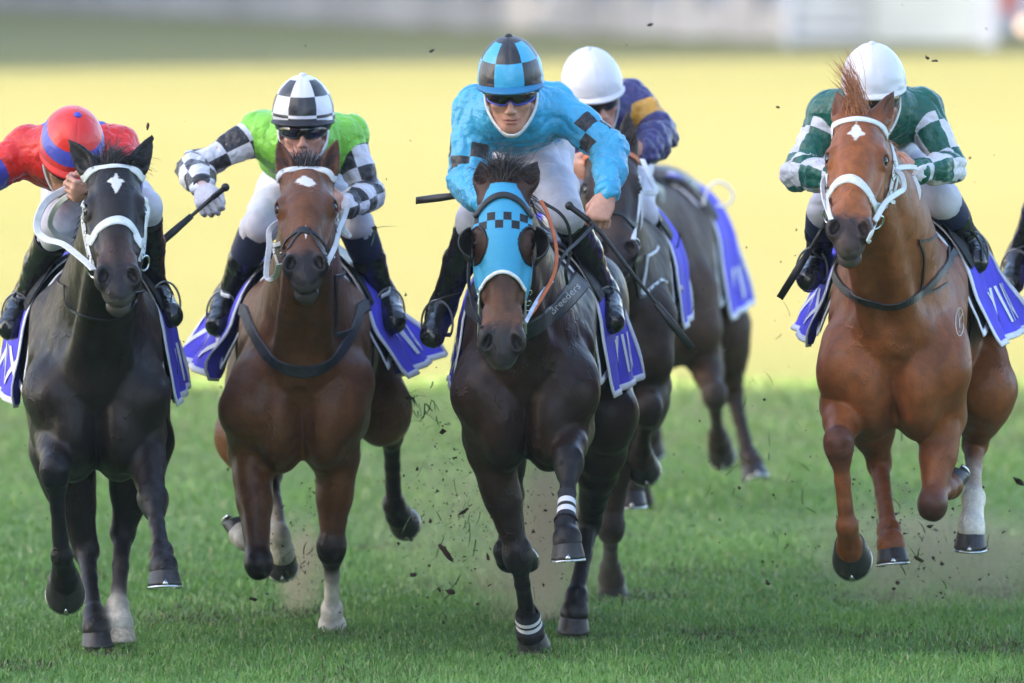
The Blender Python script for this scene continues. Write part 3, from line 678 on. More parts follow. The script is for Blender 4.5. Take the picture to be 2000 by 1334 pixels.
HOOFM = plain('hoof_horn', (.024, .022, .022), .42, .4, var=.35, sc=60, bump=.3, bsc=150)
HOOFP = plain('hoof_horn_pale', (.34, .30, .24), .6, .3, var=.3, sc=60, bump=.3, bsc=150)
HOOFB = plain('hoof_horn_brown', (.085, .055, .038), .5, .4, var=.5, sc=40, bump=.3, bsc=150)
SHOEM = plain('racing_plate_metal', (.55, .56, .58), .3, .5, 1.0, bump=.1)
EYEM = plain('eye_dark', (.010, .006, .004), .06, .6, var=.2, bump=0)
def hair(name, c): return plain(name, c, .45, .5, var=.4, sc=120, bump=0)
HAIR_BLK = hair('hair_black', (.012, .010, .011)); HAIR_BR = hair('hair_dark_brown', (.022, .015, .013)); HAIR_CH = hair('hair_chestnut', (.34, .125, .045))

def headshade(lower, u0, u1, side=0):
    """brown lower face: the coat lightens toward the muzzle"""
    def f(col, hu, hv, hw, m):
        t = np.clip((hu - u0) / (u1 - u0), 0, 1) * np.clip((.54 - hu) / .06, 0, 1) * m; t = t * t * (3 - 2 * t)
        if side: t = t * np.clip(.25 + np.abs(hw) / .045, 0, 1)
        return col * (1 - t[:, None]) + np.array(lower) * t[:, None]
    return f
FORE_EARS = lambda l, r: [((.0, -.055, .060), l, (-.3, -1, 0)), ((.0, -.055, .060), r, (.3, -1, 0))]

HORSES = {}
# near-black horse with a white star, extreme left
B1, K1 = (.0155, .0112, .0105), (.0095, .0088, .0105)
HORSES['h1'] = dict(label='near-black racehorse with small white star and white bridle, galloping at the far left', Yb=-.65, chest=188, rump=176, dz=-.13, bw=.89,
    pal=dict(body=B1, point=K1, face=(.019, .0155, .0155), muzzle=(.020, .018, .019), ear=(.013, .011, .012)),
    poll=(222, 322), muz=(231, 553), eyes=((168, 392), (281, 389)), ears=FORE_EARS((133, 272, .05), (299, 263, .05)), hyaw=.05,
    FL=dict(j=[(112, 775, .05), (110, 850, .18), (107, 920, -.18), (121, 1085, -.05), (126, 1130, .06), (130, 1220, .17)], hs=1.18),
    FR=dict(j=[(272, 775, .05), (279, 850, .18), (299, 978, -.17), (316, 1078, -.40), (320, 1106, -.48), (324, 1168, -.58)]),
    HL=dict(j=[(120, 880, .95), (168, 1075, 1.0), (184, 1200, .76), (188, 1225, .72), (193, 1275, .66)], shoe=False),
    HR=dict(hoof='pale', j=[(278, 860, .95), (240, 1040, 1.05), (230, 1185, .80), (232, 1215, .76), (237, 1275, .68)], sock=(.50, .47, .40), cannon=(.035, .03, .03), shoe=False),
    star=[(.130, .005, .056, .018), (.115, .003, .020, .028)], manemat=HAIR_BLK, maneside=-1, headcol=headshade((.060, .030, .019), .33, .44, 1),
    forelock=dict(n=900, dir=(.15, .25, 1), len=.105, w=.028, spread=.16, fanw=.30, grav=1.7, curl=.32, wid=.0011, fan=(.5, .3, 0), u1=.015))
# bay horse second from the left
B2, K2 = (.132, .053, .021), (.014, .011, .012)
HORSES['h2'] = dict(label='bay racehorse with white forehead mark, black knees and one white foreleg, second from left', Yb=.50, chest=590, rump=608, dz=-.17, bw=.92,
    pal=dict(body=B2, point=K2, face=(.140, .054, .021), muzzle=(.022, .018, .018), ear=(.085, .034, .020)),
    poll=(598, 330), muz=(596, 527), eyes=((537, 404), (653, 398)), ears=FORE_EARS((543, 274, .03), (659, 271, .03)),
    FL=dict(j=[(482, 800, .05), (490, 880, .18), (505, 1098, -.02), (482, 1056, .27), (474, 1044, .36), (464, 1024, .44)], sock=(.42, .40, .36), fade=.5),
    FR=dict(j=[(662, 800, .05), (658, 890, .2), (648, 1068, .26), (648, 1190, .44), (649, 1222, .48), (651, 1255, .48)], cannon=(.50, .47, .44), sock=(.50, .47, .44), fade=.5, shoe=False),
    HL=dict(j=[(480, 850, 1.1), (528, 925, 1.3), (545, 1045, 1.02), (549, 1075, 1.05), (552, 1136, 1.08)], sock=(.40, .38, .33), cannon=(.25, .23, .20)),
    HR=dict(j=[(745, 800, 1.2), (764, 850, 1.5), (770, 985, 1.72), (778, 1005, 1.78), (795, 1040, 1.84)]),
    star=[(.108, -.008, .032, .030), (.128, .012, .030, .030), (.40, .002, .035, .005)], manemat=HAIR_BLK, headcol=headshade((.125, .052, .024), .30, .42, 1),
    forelock=dict(n=900, dir=(0, .5, .9), len=.075, w=.034, spread=.16, fanw=.2, grav=.9, curl=.18, wid=.0011, u0=-.04, u1=.0))
# dark bay with the blue hood, centre
B3, K3 = (.026, .0135, .0105), (.0125, .0112, .0130)
HORSES['h3'] = dict(label='dark bay racehorse wearing a blue checked hood with blinkers, galloping in the centre', Yb=-.55, chest=1024, rump=1080, dz=-.10, bw=.87,
    pal=dict(body=B3, point=K3, face=(.060, .028, .019), muzzle=(.030, .026, .026), ear=(.022, .015, .014)),
    poll=(984, 362), muz=(980, 690), eyes=((938, 480), (1040, 480)), ears=FORE_EARS((938, 314, .03), (1051, 314, .03)), pollY=-.52, headL=.605,
    FL=dict(j=[(938, 770, .05), (958, 880, .2), (1012, 1085, .27), (1031, 1208, .50), (1036, 1234, .54), (1043, 1270, .55)], shoe=False),
    FR=dict(j=[(1112, 770, .05), (1112, 842, .17), (1110, 905, -.22), (1105, 1026, -.42), (1107, 1052, -.48), (1111, 1112, -.56)]),
    HL=dict(j=[(965, 850, .95), (1000, 965, 1.2), (985, 1075, 1.02), (995, 1092, 1.06), (1030, 1100, 1.12)]),
    HR=dict(j=[(1185, 810, .95), (1153, 1015, 1.45), (1125, 1165, 1.27), (1122, 1195, 1.24), (1118, 1238, 1.2)], shoe=False),
    manemat=HAIR_BR, headcol=headshade((.115, .052, .030), .34, .46, 0), neck=dict(w=1.0),
    forelock=dict(n=900, dir=(.05, .25, 1), u0=-.06, len=.105, w=.026, spread=.20, fanw=.36, grav=1.5, curl=.38, wid=.0011, u1=-.01, fan=(.15, .2, 0)))
# chestnut, right
B4, K4 = (.185, .060, .019), (.060, .024, .014)
HORSES['h4'] = dict(label='chestnut racehorse with white star, white bridle and one white hind foot, galloping at right', Yb=-.45, chest=1745, rump=1796, dz=-.0, bw=.94,
    pal=dict(body=B4, point=(.165, .054, .019), face=(.225, .074, .025), muzzle=(.050, .034, .030), ear=(.125, .048, .024)),
    poll=(1680, 222), muz=(1658, 461), eyes=((1612, 312), (1722, 307)), ears=[((.0, -.055, .058), (1634, 178, .08), (-.6, -.8, 0)), ((.0, -.055, .060), (1746, 178, .06), (.6, -.7, 0))], hyaw=.0, neck=dict(mx=.05),
    FL=dict(j=[(1652, 725, .05), (1648, 792, .18), (1638, 868, -.17), (1655, 1028, -.12), (1660, 1066, -.03), (1668, 1146, .08)], hs=1.18, knee=(.095, .034, .021)),
    FR=dict(j=[(1838, 725, .05), (1842, 812, .18), (1822, 982, .02), (1846, 956, .29), (1853, 948, .37), (1863, 934, .45)], knee=(.060, .026, .019)),
    HL=dict(j=[(1690, 770, 1.0), (1717, 905, 1.15), (1736, 1036, .88), (1740, 1062, .82), (1746, 1112, .74)]),
    HR=dict(j=[(1925, 760, 1.0), (1903, 868, 1.2), (1901, 972, .88), (1897, 1030, .82), (1893, 1092, .76)], sock=(.70, .65, .56), cannon=(.45, .36, .28)),
    star=[(.118, -.006, .050, .018), (.128, -.004, .020, .032)], manemat=HAIR_CH, headcol=headshade((.26, .088, .030), .2, .45, 0), hoof=HOOFB,
    forelock=dict(n=520, dir=(-.14, .15, 1), len=.215, w=.017, spread=.09, fanw=-.22, grav=.1, curl=.13, u0=-.05, u1=.03, wid=.0010, fan=(-.42, 0, 0), lo=.2, lp=1.6))
# grey-brown horse behind the centre runner
B5, K5 = (.044, .027, .018), (.036, .026, .020)
HORSES['h5'] = dict(label='dark grey-brown racehorse tucked in behind the blue-hooded horse', Yb=2.2, chest=1182, rump=1172, dz=-.02, h=.009,
    pal=dict(body=B5, point=K5, face=(.040, .030, .027), muzzle=(.024, .020, .021)),
    poll=(1192, 285), muz=(1205, 500), eyes=((1130, 345), (1249, 338)), ears=FORE_EARS((1150, 222, .03), (1226, 216, .03)),
    FL=dict(j=[(1165, 740, .05), (1205, 830, .2), (1193, 1028, .25), (1192, 1110, .48), (1194, 1130, .52), (1198, 1168, .52)], shoe=False),
    FR=dict(j=[(1262, 700, .05), (1268, 755, .2), (1266, 800, -.1), (1252, 878, .1), (1253, 892, .16), (1262, 932, .2)]),
    HL=dict(j=[(1130, 800, 1.0), (1150, 900, 1.2), (1150, 980, 1.0), (1150, 1000, .95), (1150, 1040, .9)]),
    HR=dict(j=[(1250, 780, 1.0), (1235, 860, 1.2), (1232, 930, 1.0), (1232, 950, .95), (1234, 990, .9)]), manemat=HAIR_BLK, headcol=headshade((.050, .032, .024), .33, .46, 0),
    forelock=dict(n=160, dir=(0, 0, 1), len=.08, w=.03))
# riderless horse at the back
B6, K6 = (.055, .030, .019), (.036, .025, .020)
HORSES['h6'] = dict(label='brown racehorse with a saddle but no rider, farthest back, turning its hindquarters out', Yb=7.2, chest=1276, rump=1288, dz=-.15, h=.011,
    pal=dict(body=B6, point=K6, face=B6, muzzle=(.024, .020, .021)),
    poll=(1218, 330), muz=(1216, 560), eyes=((1170, 395), (1266, 395)), ears=FORE_EARS((1180, 280, .03), (1255, 285, .03)),
    FL=dict(j=[(1262, 660, .05), (1262, 730, .2), (1258, 830, .2), (1250, 950, .4), (1250, 965, .44), (1252, 992, .48)], shoe=False),
    FR=dict(j=[(1362, 640, .05), (1372, 690, .2), (1395, 770, -.05), (1402, 850, .15), (1405, 866, .22), (1412, 905, .26)]),
    HL=dict(j=[(1275, 640, 1.0), (1282, 730, 1.2), (1270, 830, 1.2), (1270, 850, 1.2), (1272, 890, 1.2)]),
    HR=dict(j=[(1415, 640, 1.0), (1432, 765, 1.2), (1462, 890, 1.1), (1468, 905, 1.05), (1482, 942, .95)], shoe=True), manemat=HAIR_BLK)
for k, c in HORSES.items():
    c['mat'] = coat_material('coat_' + k, c.get('star', ()), rough=.6 if k in ('h5', 'h6') else .42)
HB = {k: make_horse(c) for k, c in HORSES.items()}

# ------------------------------------------------------------------ riders
def silk(name, fn, rough=.36, bump=.5):
    """thin racing silk; fn(n, arm, au, aang, tu, tang) returns the colour sockets of the pattern"""
    n = NB(name); g = n.gen(); ap = n.sep(n.attr('apat', 1)); tp = n.sep(n.attr('tpat', 1))
    aang = n.math('ARCTAN2', ap[2], ap[1]); tang = n.math('ARCTAN2', tp[2], tp[1])
    c = fn(n, n.attr('arm', 2), ap[0], aang, tp[0], tang)
    f = n.noise(g, 14, 3); c = n.mix(n.ramp(f, .3, .7), n.mix(1, c, (.88, .88, .88), 'MULTIPLY'), n.mix(1, c, (1.08, 1.08, 1.08), 'MULTIPLY'))
    b1 = n.bump(n.noise(n.scale(g, (1, 1, 1)), 34, 3, .6), bump, .02); b2 = n.bump(n.noise(g, 900, 1), .06, .002, b1)
    return n.out(c, rough, .45, 0, b2, Sheen_Weight=.25, Sheen_Roughness=.4)
def checks(n, u, ang, nu, na, a, b, off=0.0, uoff=0.0):
    i = n.math('FLOOR', n.math('ADD', n.math('MULTIPLY', u, nu), uoff)); j = n.math('FLOOR', n.math('MULTIPLY', n.math('ADD', n.math('DIVIDE', ang, 2 * math.pi), off), na))
    return n.mix(n.gt(n.math('ABSOLUTE', n.math('MODULO', n.math('ADD', i, j), 2.0)), .5), a, b)
BLK, WHT = (.016, .016, .019), (.60, .60, .65)
def helmet_material(name, fn):
    n = NB(name); o = n.obj(); x = n.sep(o); ang = n.math('ARCTAN2', x[0], n.math('MULTIPLY', x[1], -1.0)); r = n.math('SQRT', n.math('ADD', n.math('MULTIPLY', x[0], x[0]), n.math('MULTIPLY', n.math('MULTIPLY', x[1], x[1]), .64)))
    lat = n.math('ARCTAN2', x[2], r); c = fn(n, lat, ang, x)
    g = n.gen(); return n.out(c, .36, .5, 0, n.bump(n.noise(g, 45, 3), .16, .015), Sheen_Weight=.2)

SKIN, SKIN2, GLOVE = (.46, .235, .165), (.50, .27, .20), (.52, .52, .56)
def skin_material():
    n = NB('skin'); c = n.attr('Col'); g = n.gen(); f = n.noise(g, 60, 4)
    c = n.mix(n.ramp(f, .3, .7), n.mix(1, c, (.90, .86, .85), 'MULTIPLY'), n.mix(1, c, (1.07, 1.05, 1.04), 'MULTIPLY'))
    return n.out(c, .48, .4, 0, n.bump(n.noise(g, 240, 3), .15, .003), Subsurface_Weight=.08, Subsurface_Scale=.01, Subsurface_Radius=(1.0, .35, .2))
SKINM = skin_material()
BREECH = plain('white_breeches', (.52, .51, .57), .55, .35, var=.06, sc=25, bump=.25, bsc=60, Sheen_Weight=.2)
BOOTM = plain('black_boot_leather', (.010, .010, .012), .20, .6, var=.4, sc=60, bump=.3, bsc=60)
BOOTN = plain('navy_gaiter', (.018, .022, .065), .55, .3, var=.2, bump=.2)
BLKM = plain('black_leather', (.012, .012, .013), .42, .4, var=.4, sc=50, bump=.3, bsc=220)
GREYM = plain('dark_grey_strap', (.026, .028, .034), .55, .35, var=.25, sc=60, bump=.25, bsc=260)
GOGM = plain('goggle_lens', (.012, .012, .014), .06, .7, bump=0)
SHELLM = plain('helmet_shell', (.014, .014, .018), .35, .4)
WEBW = plain('white_webbing', (.70, .70, .72), .6, .3, var=.08, sc=60, bump=.3, bsc=420)
METAL = plain('bit_metal', (.62, .63, .65), .22, .5, 1.0, bump=.1)
RUBW = plain('white_rubber_strap', (.60, .62, .62), .5, .35, var=.10, sc=50, bump=.25, bsc=300)
ORANGE = plain('orange_rubber_rein', (.55, .14, .05), .5, .4, var=.15)

def basis(yaw, pitch, roll):
    """columns right, forward, up of a head that faces the camera turned by yaw, nodded by pitch, tilted by roll (degrees)"""
    m = Matrix.Rotation(R(yaw), 3, 'Z') @ Matrix.Rotation(R(roll), 3, 'Y') @ Matrix.Rotation(R(pitch), 3, 'X')
    return np.array(m @ Vector((1, 0, 0))), np.array(m @ Vector((0, -1, 0))), np.array(m @ Vector((0, 0, 1)))
def hand_prims(W, f, g, s, col, curl=1.0, thumb=1):
    """palm, four bent fingers and a thumb; f forearm direction, g across the knuckles (thumb side +), s palm side"""
    f, s = unit(f), unit(s); g = unit(g - f * (g @ f)); s = unit(s - f * (s @ f) - g * (s @ g)); out = []
    rot = np.array([f, g, s]).T
    out.append(Ell(W + f * .052, (.052, .043, .019), rot, col, .012)); out.append(Cone(W - f * .01, W + f * .03, .028, .027, col, .02, (s, 1.25)))
    for i, (o, l, r) in enumerate(((.0335, .98, .0098), (.0115, 1.08, .0101), (-.0105, 1.02, .0097), (-.0315, .84, .0086))):
        k0 = W + f * (.092 - .004 * abs(i - 1)) + g * o; d1 = unit(f * (1 - .55 * curl) + s * .75 * curl + g * .03 * (1.5 - i)); k1 = k0 + d1 * .040 * l
        d2 = unit(-f * (.75 * curl - .35) + s * (.9 - .25 * curl)); k2 = k1 + d2 * .028 * l; d3 = unit(-f * (1.1 * curl - .2) - s * .45 * curl); k3 = k2 + d3 * .020 * l
        out += [Cone(W + f * .05 + g * o * .8, k0, r * 1.1, r * 1.12, col, .010), Cone(k0, k1, r * 1.08, r * .98, col, .004), Cone(k1, k2, r * .98, r * .9, col, .004), Cone(k2, k3, r * .9, r * .82, col, .004)]
    t0 = W + f * .028 + g * .030 + s * .006; t1 = t0 + unit(f * .6 + g * .45 + s * .5) * .038; t2 = t1 + unit(f * .75 - g * .15 + s * .55) * .030; t3 = t2 + unit(f * .5 - g * .6 + s * .3) * .024
    out += [Cone(t0, t1, .0155, .0125, col, .012), Cone(t1, t2, .0122, .0112, col, .005), Cone(t2, t3, .0110, .0095, col, .004)]
    return out
def polyparam(V, pts, ref):
    """parameter 0..1 along a bone chain and angle about it"""
    pts = np.array(pts); L = np.linalg.norm(np.diff(pts, axis=0), axis=1); cum = np.concatenate([[0], np.cumsum(L)]); best = np.full(len(V), 9.0); U = np.zeros(len(V)); A = np.zeros((len(V), 2))
    for i in range(len(L)):
        T = unit(pts[i + 1] - pts[i]); e1 = unit(ref - T * (ref @ T)); e2 = np.cross(T, e1); q = V - pts[i]; t = q @ T
        lo = -9 if i == 0 else 0; hi = 9 if i == len(L) - 1 else L[i]; tc = np.clip(t, lo, hi); d = np.linalg.norm(q - np.outer(tc, T), axis=1); m = d < best
        best[m] = d[m]; U[m] = (cum[i] + tc[m]) / cum[-1]; A[m] = np.column_stack([q @ e1, q @ e2])[m]
    A /= np.linalg.norm(A, axis=1)[:, None] + 1e-9; return U, A, best
def crease(V, N, amp, sc, seed, dirn=None):
    q = V if dirn is None else V + np.outer(V @ dirn, dirn) * .9
    n1, n2, n3 = vnoise(q, sc, seed), vnoise(q, sc * 2.1, seed + 1), vnoise(q, sc * .45, seed + 2)
    return V + N * (amp * (n3 * .9 - (1 - np.abs(n1)) ** 4 * 1.0 - .5 * (1 - np.abs(n2)) ** 4 + .45))[:, None]
class Rider: pass
def make_rider(c):
    K = Rider(); Yb = c['Yb']; J = lambda q: P(q[0], q[1], Yb + q[2]); K.c = c
    root = thing('person', c['label'], 'jockey', tuple(J(c['pelvis']) * [1, 1, 0] + [0, 0, 1.35]), 'jockeys riding in the race'); K.root = root
    pel, wst, chs, nkb = [J(c[k]) for k in ('pelvis', 'waist', 'chest', 'neck')]; SL, EL, WL = [J(x) for x in c['armL']]; SR, ER, WR = [J(x) for x in c['armR']]
    sd = unit(SR - SL); O = J(c['head']); Rr, Fw, U = basis(*c['turn']); hs = c.get('hs', 1.0)
    Hh = lambda r, f, u: O + (Rr * r + Fw * f + U * u) * hs
    tw = c.get('tw', 1.0)
    def torso(gx):
        T = [Tube([pel, wst, lerp(wst, chs, .6), chs, nkb], np.array([.135, .13, .155, .165, .085]) * tw + gx, np.array([.115, .10, .115, .115, .07]) + gx, sd, 5, SKIN, .04)]
        T += [Cone(lerp(chs, nkb, .4) + sd * .05 * q, S, .085 + gx, .066 + gx, SKIN, .05) for q, S in ((-1, SL), (1, SR))]
        return T
    def arm(S, E, W_, r0, r1, r2, r3):
        m = lerp(E, W_, .5); return [Cone(S, E, r0, r1, SKIN, .03), Cone(E, m, r1, r2, SKIN, .025), Cone(m, W_, r2, r3, SKIN, .02)]
    rot = np.array([Rr, Fw, U]).T
    # one continuous body under the clothes
    B = torso(-.018) + arm(SL, EL, WL, .048, .040, .036, .027) + arm(SR, ER, WR, .048, .040, .036, .027)
    B.append(Cone(Hh(0, -.02, -.06), nkb, .053, .060, SKIN, .04))
    legs = {}
    for s, key in ((-1, 'legL'), (1, 'legR')):
        hp, kn, an, to = [J(x) for x in c[key]]; legs[s] = (hp, kn, an, to)
        B += [Cone(lerp(pel, hp, .5), hp, .08, .085, SKIN, .04), Cone(hp, kn, .080, .050, SKIN, .04), Cone(kn, lerp(kn, an, .85), .044, .026, SKIN, .03)]
    ch = [Ell(Hh(0, -.012, .028), np.array([.074, .094, .100]) * hs, rot, SKIN, .03), Ell(Hh(0, .034, -.045), np.array([.060, .056, .074]) * hs, rot, SKIN, .03), Ell(Hh(0, .066, -.103), np.array([.028, .022, .020]) * hs, rot, SKIN, .03),
          Cone(Hh(-.055, .0, -.06), Hh(-.018, .066, -.105), .020 * hs, .016 * hs, SKIN, .03), Cone(Hh(.055, .0, -.06), Hh(.018, .066, -.105), .020 * hs, .016 * hs, SKIN, .03),
          Cone(Hh(0, .088, .006), Hh(0, .107, -.037), .0085 * hs, .0105 * hs, SKIN2, .012), Ell(Hh(0, .108, -.042), np.array([.0135, .011, .010]) * hs, rot, SKIN2, .008),
          Ell(Hh(0, .083, -.068), np.array([.026, .014, .012]) * hs, rot, SKIN, .015), Ell(Hh(0, .092, -.0715), np.array([.022, .0075, .0050]) * hs, rot, (.42, .16, .13), .006), Ell(Hh(0, .0905, -.0825), np.array([.020, .0085, .0058]) * hs, rot, (.44, .17, .14), .006)]
    for q in (-1, 1):
        ch += [Ell(Hh(.044 * q, .066, -.028), np.array([.022, .017, .017]) * hs, rot, SKIN2, .02), Ell(Hh(.0125 * q, .100, -.046), np.array([.0085, .010, .0075]) * hs, rot, SKIN2, .005), Ell(Hh(.032 * q, .080, .016), np.array([.022, .012, .007]) * hs, rot, SKIN, .012), Ell(Hh(.078 * q, -.012, -.018), np.array([.010, .020, .032]) * hs, rot, SKIN2, .01)]
    B += ch
    B.append(Ell(Hh(0, .098, -.0768), np.array([.021, .012, .0016]) * hs, rot, None, .003, True))
    for W_, E, key in ((WL, EL, 'handL'), (WR, ER, 'handR')):
        hd = c[key]; f = unit(np.array(hd.get('f', W_ - E), float)); B += hand_prims(W_, f, np.array(hd['g'], float), np.array(hd['s'], float), hd.get('col', SKIN2), hd.get('curl', 1.0))
    neg = [p for p in B if p.neg]; B = [p for p in B if not p.neg] + neg
    F = Field(B, c.get('h', .0044)); V, Q = F.mesh(); o = mesh_obj('body', V, Q, SKINM, root); set_attr(o, 'Col', prim_cols(B, V, .005), 'FLOAT_COLOR')
    # jacket
    sr = c.get('sleeve', .92)
    Tz = torso(.008); AL = arm(SL, EL, lerp(EL, WL, .96), .074 * sr, .064 * sr, .060 * sr, .044); AR = arm(SR, ER, lerp(ER, WR, .96), .074 * sr, .064 * sr, .060 * sr, .044)
    Tz[0].p  # torso runs from the hips to the collar
    F = Field(Tz + AL + AR, .0065); V, Q = F.mesh(); N = mnormals(V, Q); ad = unit(EL - SL)
    V = crease(V, N, .0105, 7.5, c.get('seed', 1), unit(EL - SL) * 0 + unit(nkb - pel)); N = mnormals(V, Q); V = crease(V, N, .0046, 19, c.get('seed', 1) + 5)
    x, y, z = V.T; dt = np.minimum.reduce([p.d(x, y, z) for p in Tz]); dl = np.minimum.reduce([p.d(x, y, z) for p in AL]); dr = np.minimum.reduce([p.d(x, y, z) for p in AR]); onarm = np.clip((dt - np.minimum(dl, dr)) / .03, 0, 1)
    ul, al, bl = polyparam(V, [SL, EL, WL], np.array([0, 1.0, .1])); ur, ar, br = polyparam(V, [SR, ER, WR], np.array([0, 1.0, .1])); Lm = dl < dr; uu = np.where(Lm, ul, ur); aa_ = np.where(Lm[:, None], al, ar)
    fold = np.column_stack([uu * 7.5 + .5 * aa_[:, 0], aa_[:, 0] * .75 + Lm * 5, aa_[:, 1] * .75]); N = mnormals(V, Q)
    rid = (1 - np.abs(vnoise(fold, 1.0, c.get('seed', 1) + 3))) ** 3 + .6 * (1 - np.abs(vnoise(fold, 2.1, c.get('seed', 1) + 4))) ** 3
    bunch = .45 + .9 * np.exp(-((uu - .52) / .14) ** 2) + .8 * np.clip((uu - .82) / .15, 0, 1); V = V + N * (onarm * bunch * (rid - .75) * .0075)[:, None]
    o = mesh_obj('jacket', V, Q, c['silk'], root)
    x, y, z = V.T; dt = np.minimum.reduce([p.d(x, y, z) for p in Tz]); dl = np.minimum.reduce([p.d(x, y, z) for p in AL]); dr = np.minimum.reduce([p.d(x, y, z) for p in AR])
    ul, al, bl = polyparam(V, [SL, EL, WL], np.array([0, 1.0, .1])); ur, ar, br = polyparam(V, [SR, ER, WR], np.array([0, 1.0, .1])); L = dl < dr
    set_attr(o, 'apat', np.column_stack([np.where(L, ul, ur), np.where(L, al[:, 0], ar[:, 0]), np.where(L, al[:, 1], ar[:, 1])]), 'FLOAT_VECTOR')
    e = np.minimum(np.linalg.norm(V - SL, axis=1), np.linalg.norm(V - SR, axis=1))
    set_attr(o, 'arm', dt - np.minimum(dl, dr) - .012, 'FLOAT')
    tu, ta, _ = polyparam(V, [pel, wst, chs, nkb], np.array([0, .0, 1.0])); set_attr(o, 'tpat', np.column_stack([tu, ta]), 'FLOAT_VECTOR')
    for W_, E in ((WL, EL), (WR, ER)):
        if c.get('cuffs', True):
            m = MB(); u = unit(W_ - E); pts = [lerp(E, W_, .92), lerp(E, W_, .97), lerp(E, W_, 1.03)]; m.tube(pts, [.047, .044, .036], 18, True); m.build('cuff', c.get('cuffm', c['plain']), root)
    # breeches, boots
    pr = [Tube([pel, lerp(pel, wst, .5), wst], [.15, .145, .13], [.13, .12, .105], sd, 4, None, .03)]
    for s in (-1, 1):
        hp, kn, an, to = legs[s]; pr += [Cone(pel + sd * .05 * s, hp, .115, .108, None, .05), Cone(hp, lerp(hp, kn, .5), .108, .088, None, .04), Cone(lerp(hp, kn, .5), kn, .088, .062, None, .03), Cone(kn, lerp(kn, an, .12), .060, .056, None, .02)]
    F = Field(pr, .007); V, Q = F.mesh(); N = mnormals(V, Q); V = crease(V, N, .006, 10, 31); mesh_obj('breeches', V, Q, c.get('breech', BREECH), root)
    for s in (-1, 1):
        hp, kn, an, to = legs[s]; u = unit(an - kn); fd = unit(to - an)
        b0 = lerp(kn, an, .16); pr = [Cone(b0, lerp(kn, an, .5), .060, .056, None, .02), Cone(lerp(kn, an, .5), an, .056, .043, None, .02), Cone(an, an + fd * .05 + u * .02, .048, .048, None, .02), Cone(an + u * .035 - fd * .03, to, .044, .038, None, .025), Cone(an + u * .04, to, .046, .040, None, .02)]
        F = Field(pr, .006); V, Q = F.mesh(); N = mnormals(V, Q); V = crease(V, N, .0035, 16, 41); bo = mesh_obj('boot', V, Q, BOOTM, root)
        m = MB(); sn = unit(np.cross(fd, sd)); sn = sn if sn[2] < 0 else -sn; m.tube([an + u * .062 - fd * .045, an + u * .07 + fd * .02, to + sn * .024], [.030, .032, .028], 10); m.build('sole', BLKM, bo)
        if c.get('gaiter'):
            m = MB(); m.tube([lerp(kn, an, .0), lerp(kn, an, .12), lerp(kn, an, .26), lerp(kn, an, .38)], [.064, .066, .064, .062], 18, False); m.build('gaiter', c['gaiter'], root)
        else:
            m = MB(); m.tube([lerp(kn, an, .12), lerp(kn, an, .17)], [.062, .063], 18, False); m.build('boot_top', BLKM, root)
    # helmet: shell with a cloth cover, a peak, goggles and straps
    M4 = Matrix([(Rr[0], -Fw[0], U[0], O[0] + U[0] * .056 * hs), (Rr[1], -Fw[1], U[1], O[1] + U[1] * .056 * hs), (Rr[2], -Fw[2], U[2], O[2] + U[2] * .056 * hs), (0, 0, 0, 1)])
    def local(name, V, Fc, mat, parent=root, smooth=True):
        ob = mesh_obj(name, V, Fc, mat, None, smooth); ob.parent = parent
        ob.matrix_parent_inverse = world_of(parent).inverted() if parent is root else Matrix.Identity(4)
        ob.matrix_basis = M4 if parent is root else Matrix.Identity(4); return ob
    n, m_ = 72, 26; V, Fc = [], []
    for i in range(m_ + 1):
        t = i / m_; lat = math.pi / 2 * (1 - t) - .16 * t
        for k in range(n):
            a = 2 * math.pi * k / n; V.append((.1105 * hs * math.cos(lat) * math.sin(a), -.138 * hs * math.cos(lat) * math.cos(a), .136 * hs * math.sin(lat)))
    V = np.array(V); rim = np.clip((.03 - V[:, 2]) / .06, 0, 1); N0 = V / np.linalg.norm(V, axis=1)[:, None]
    V = V + N0 * (.0045 * vnoise(V * [1, 1, 2.2], 34, c.get('seed', 1)) * (.2 + 1.3 * rim) + .0022 * vnoise(V, 16, 9))[:, None]
    rs = np.abs(np.sin(4 * np.arctan2(V[:, 0], -V[:, 1]))); V = V - N0 * (.0022 * (rs < .06))[:, None]
    for i in range(m_):
        for k in range(n): Fc.append((i * n + k, (i + 1) * n + k, (i + 1) * n + (k + 1) % n, i * n + (k + 1) % n))
    hel = local('helmet', V, Fc, c['cap'])
    mb = MB(); mb.ball((0, .0, .137 * hs), (.014, .014, .009), 12, 6)
    local('button', np.array(mb.v), mb.f, c.get('pom', c['capplain']), hel)
    V, Fc = [], []; na, nr = 25, 6
    for k in range(na):
        a = R(-72) + R(144) * k / (na - 1)
        for i in range(nr):
            t = i / (nr - 1); ex = c.get('peakl', .026) * max(0, math.cos(a * 1.1)) ** .7 * t; V.append(((.111 + ex) * hs * math.sin(a), -(.139 + ex * 1.15) * hs * math.cos(a), (-.006 - .014 * t * math.cos(a) - .010 * (a / 1.26) ** 2) * hs))
    top = len(V); V += [(x, y, z - .006) for x, y, z in V]
    for k in range(na - 1):
        for i in range(nr - 1):
            q = [k * nr + i, (k + 1) * nr + i, (k + 1) * nr + i + 1, k * nr + i + 1]; Fc.append(tuple(q)); Fc.append(tuple(x + top for x in q[::-1]))
        Fc.append((k * nr + nr - 1, (k + 1) * nr + nr - 1, (k + 1) * nr + nr - 1 + top, k * nr + nr - 1 + top))
    local('peak', np.array(V), Fc, c['peak'], hel)
    V, Fc = [], []
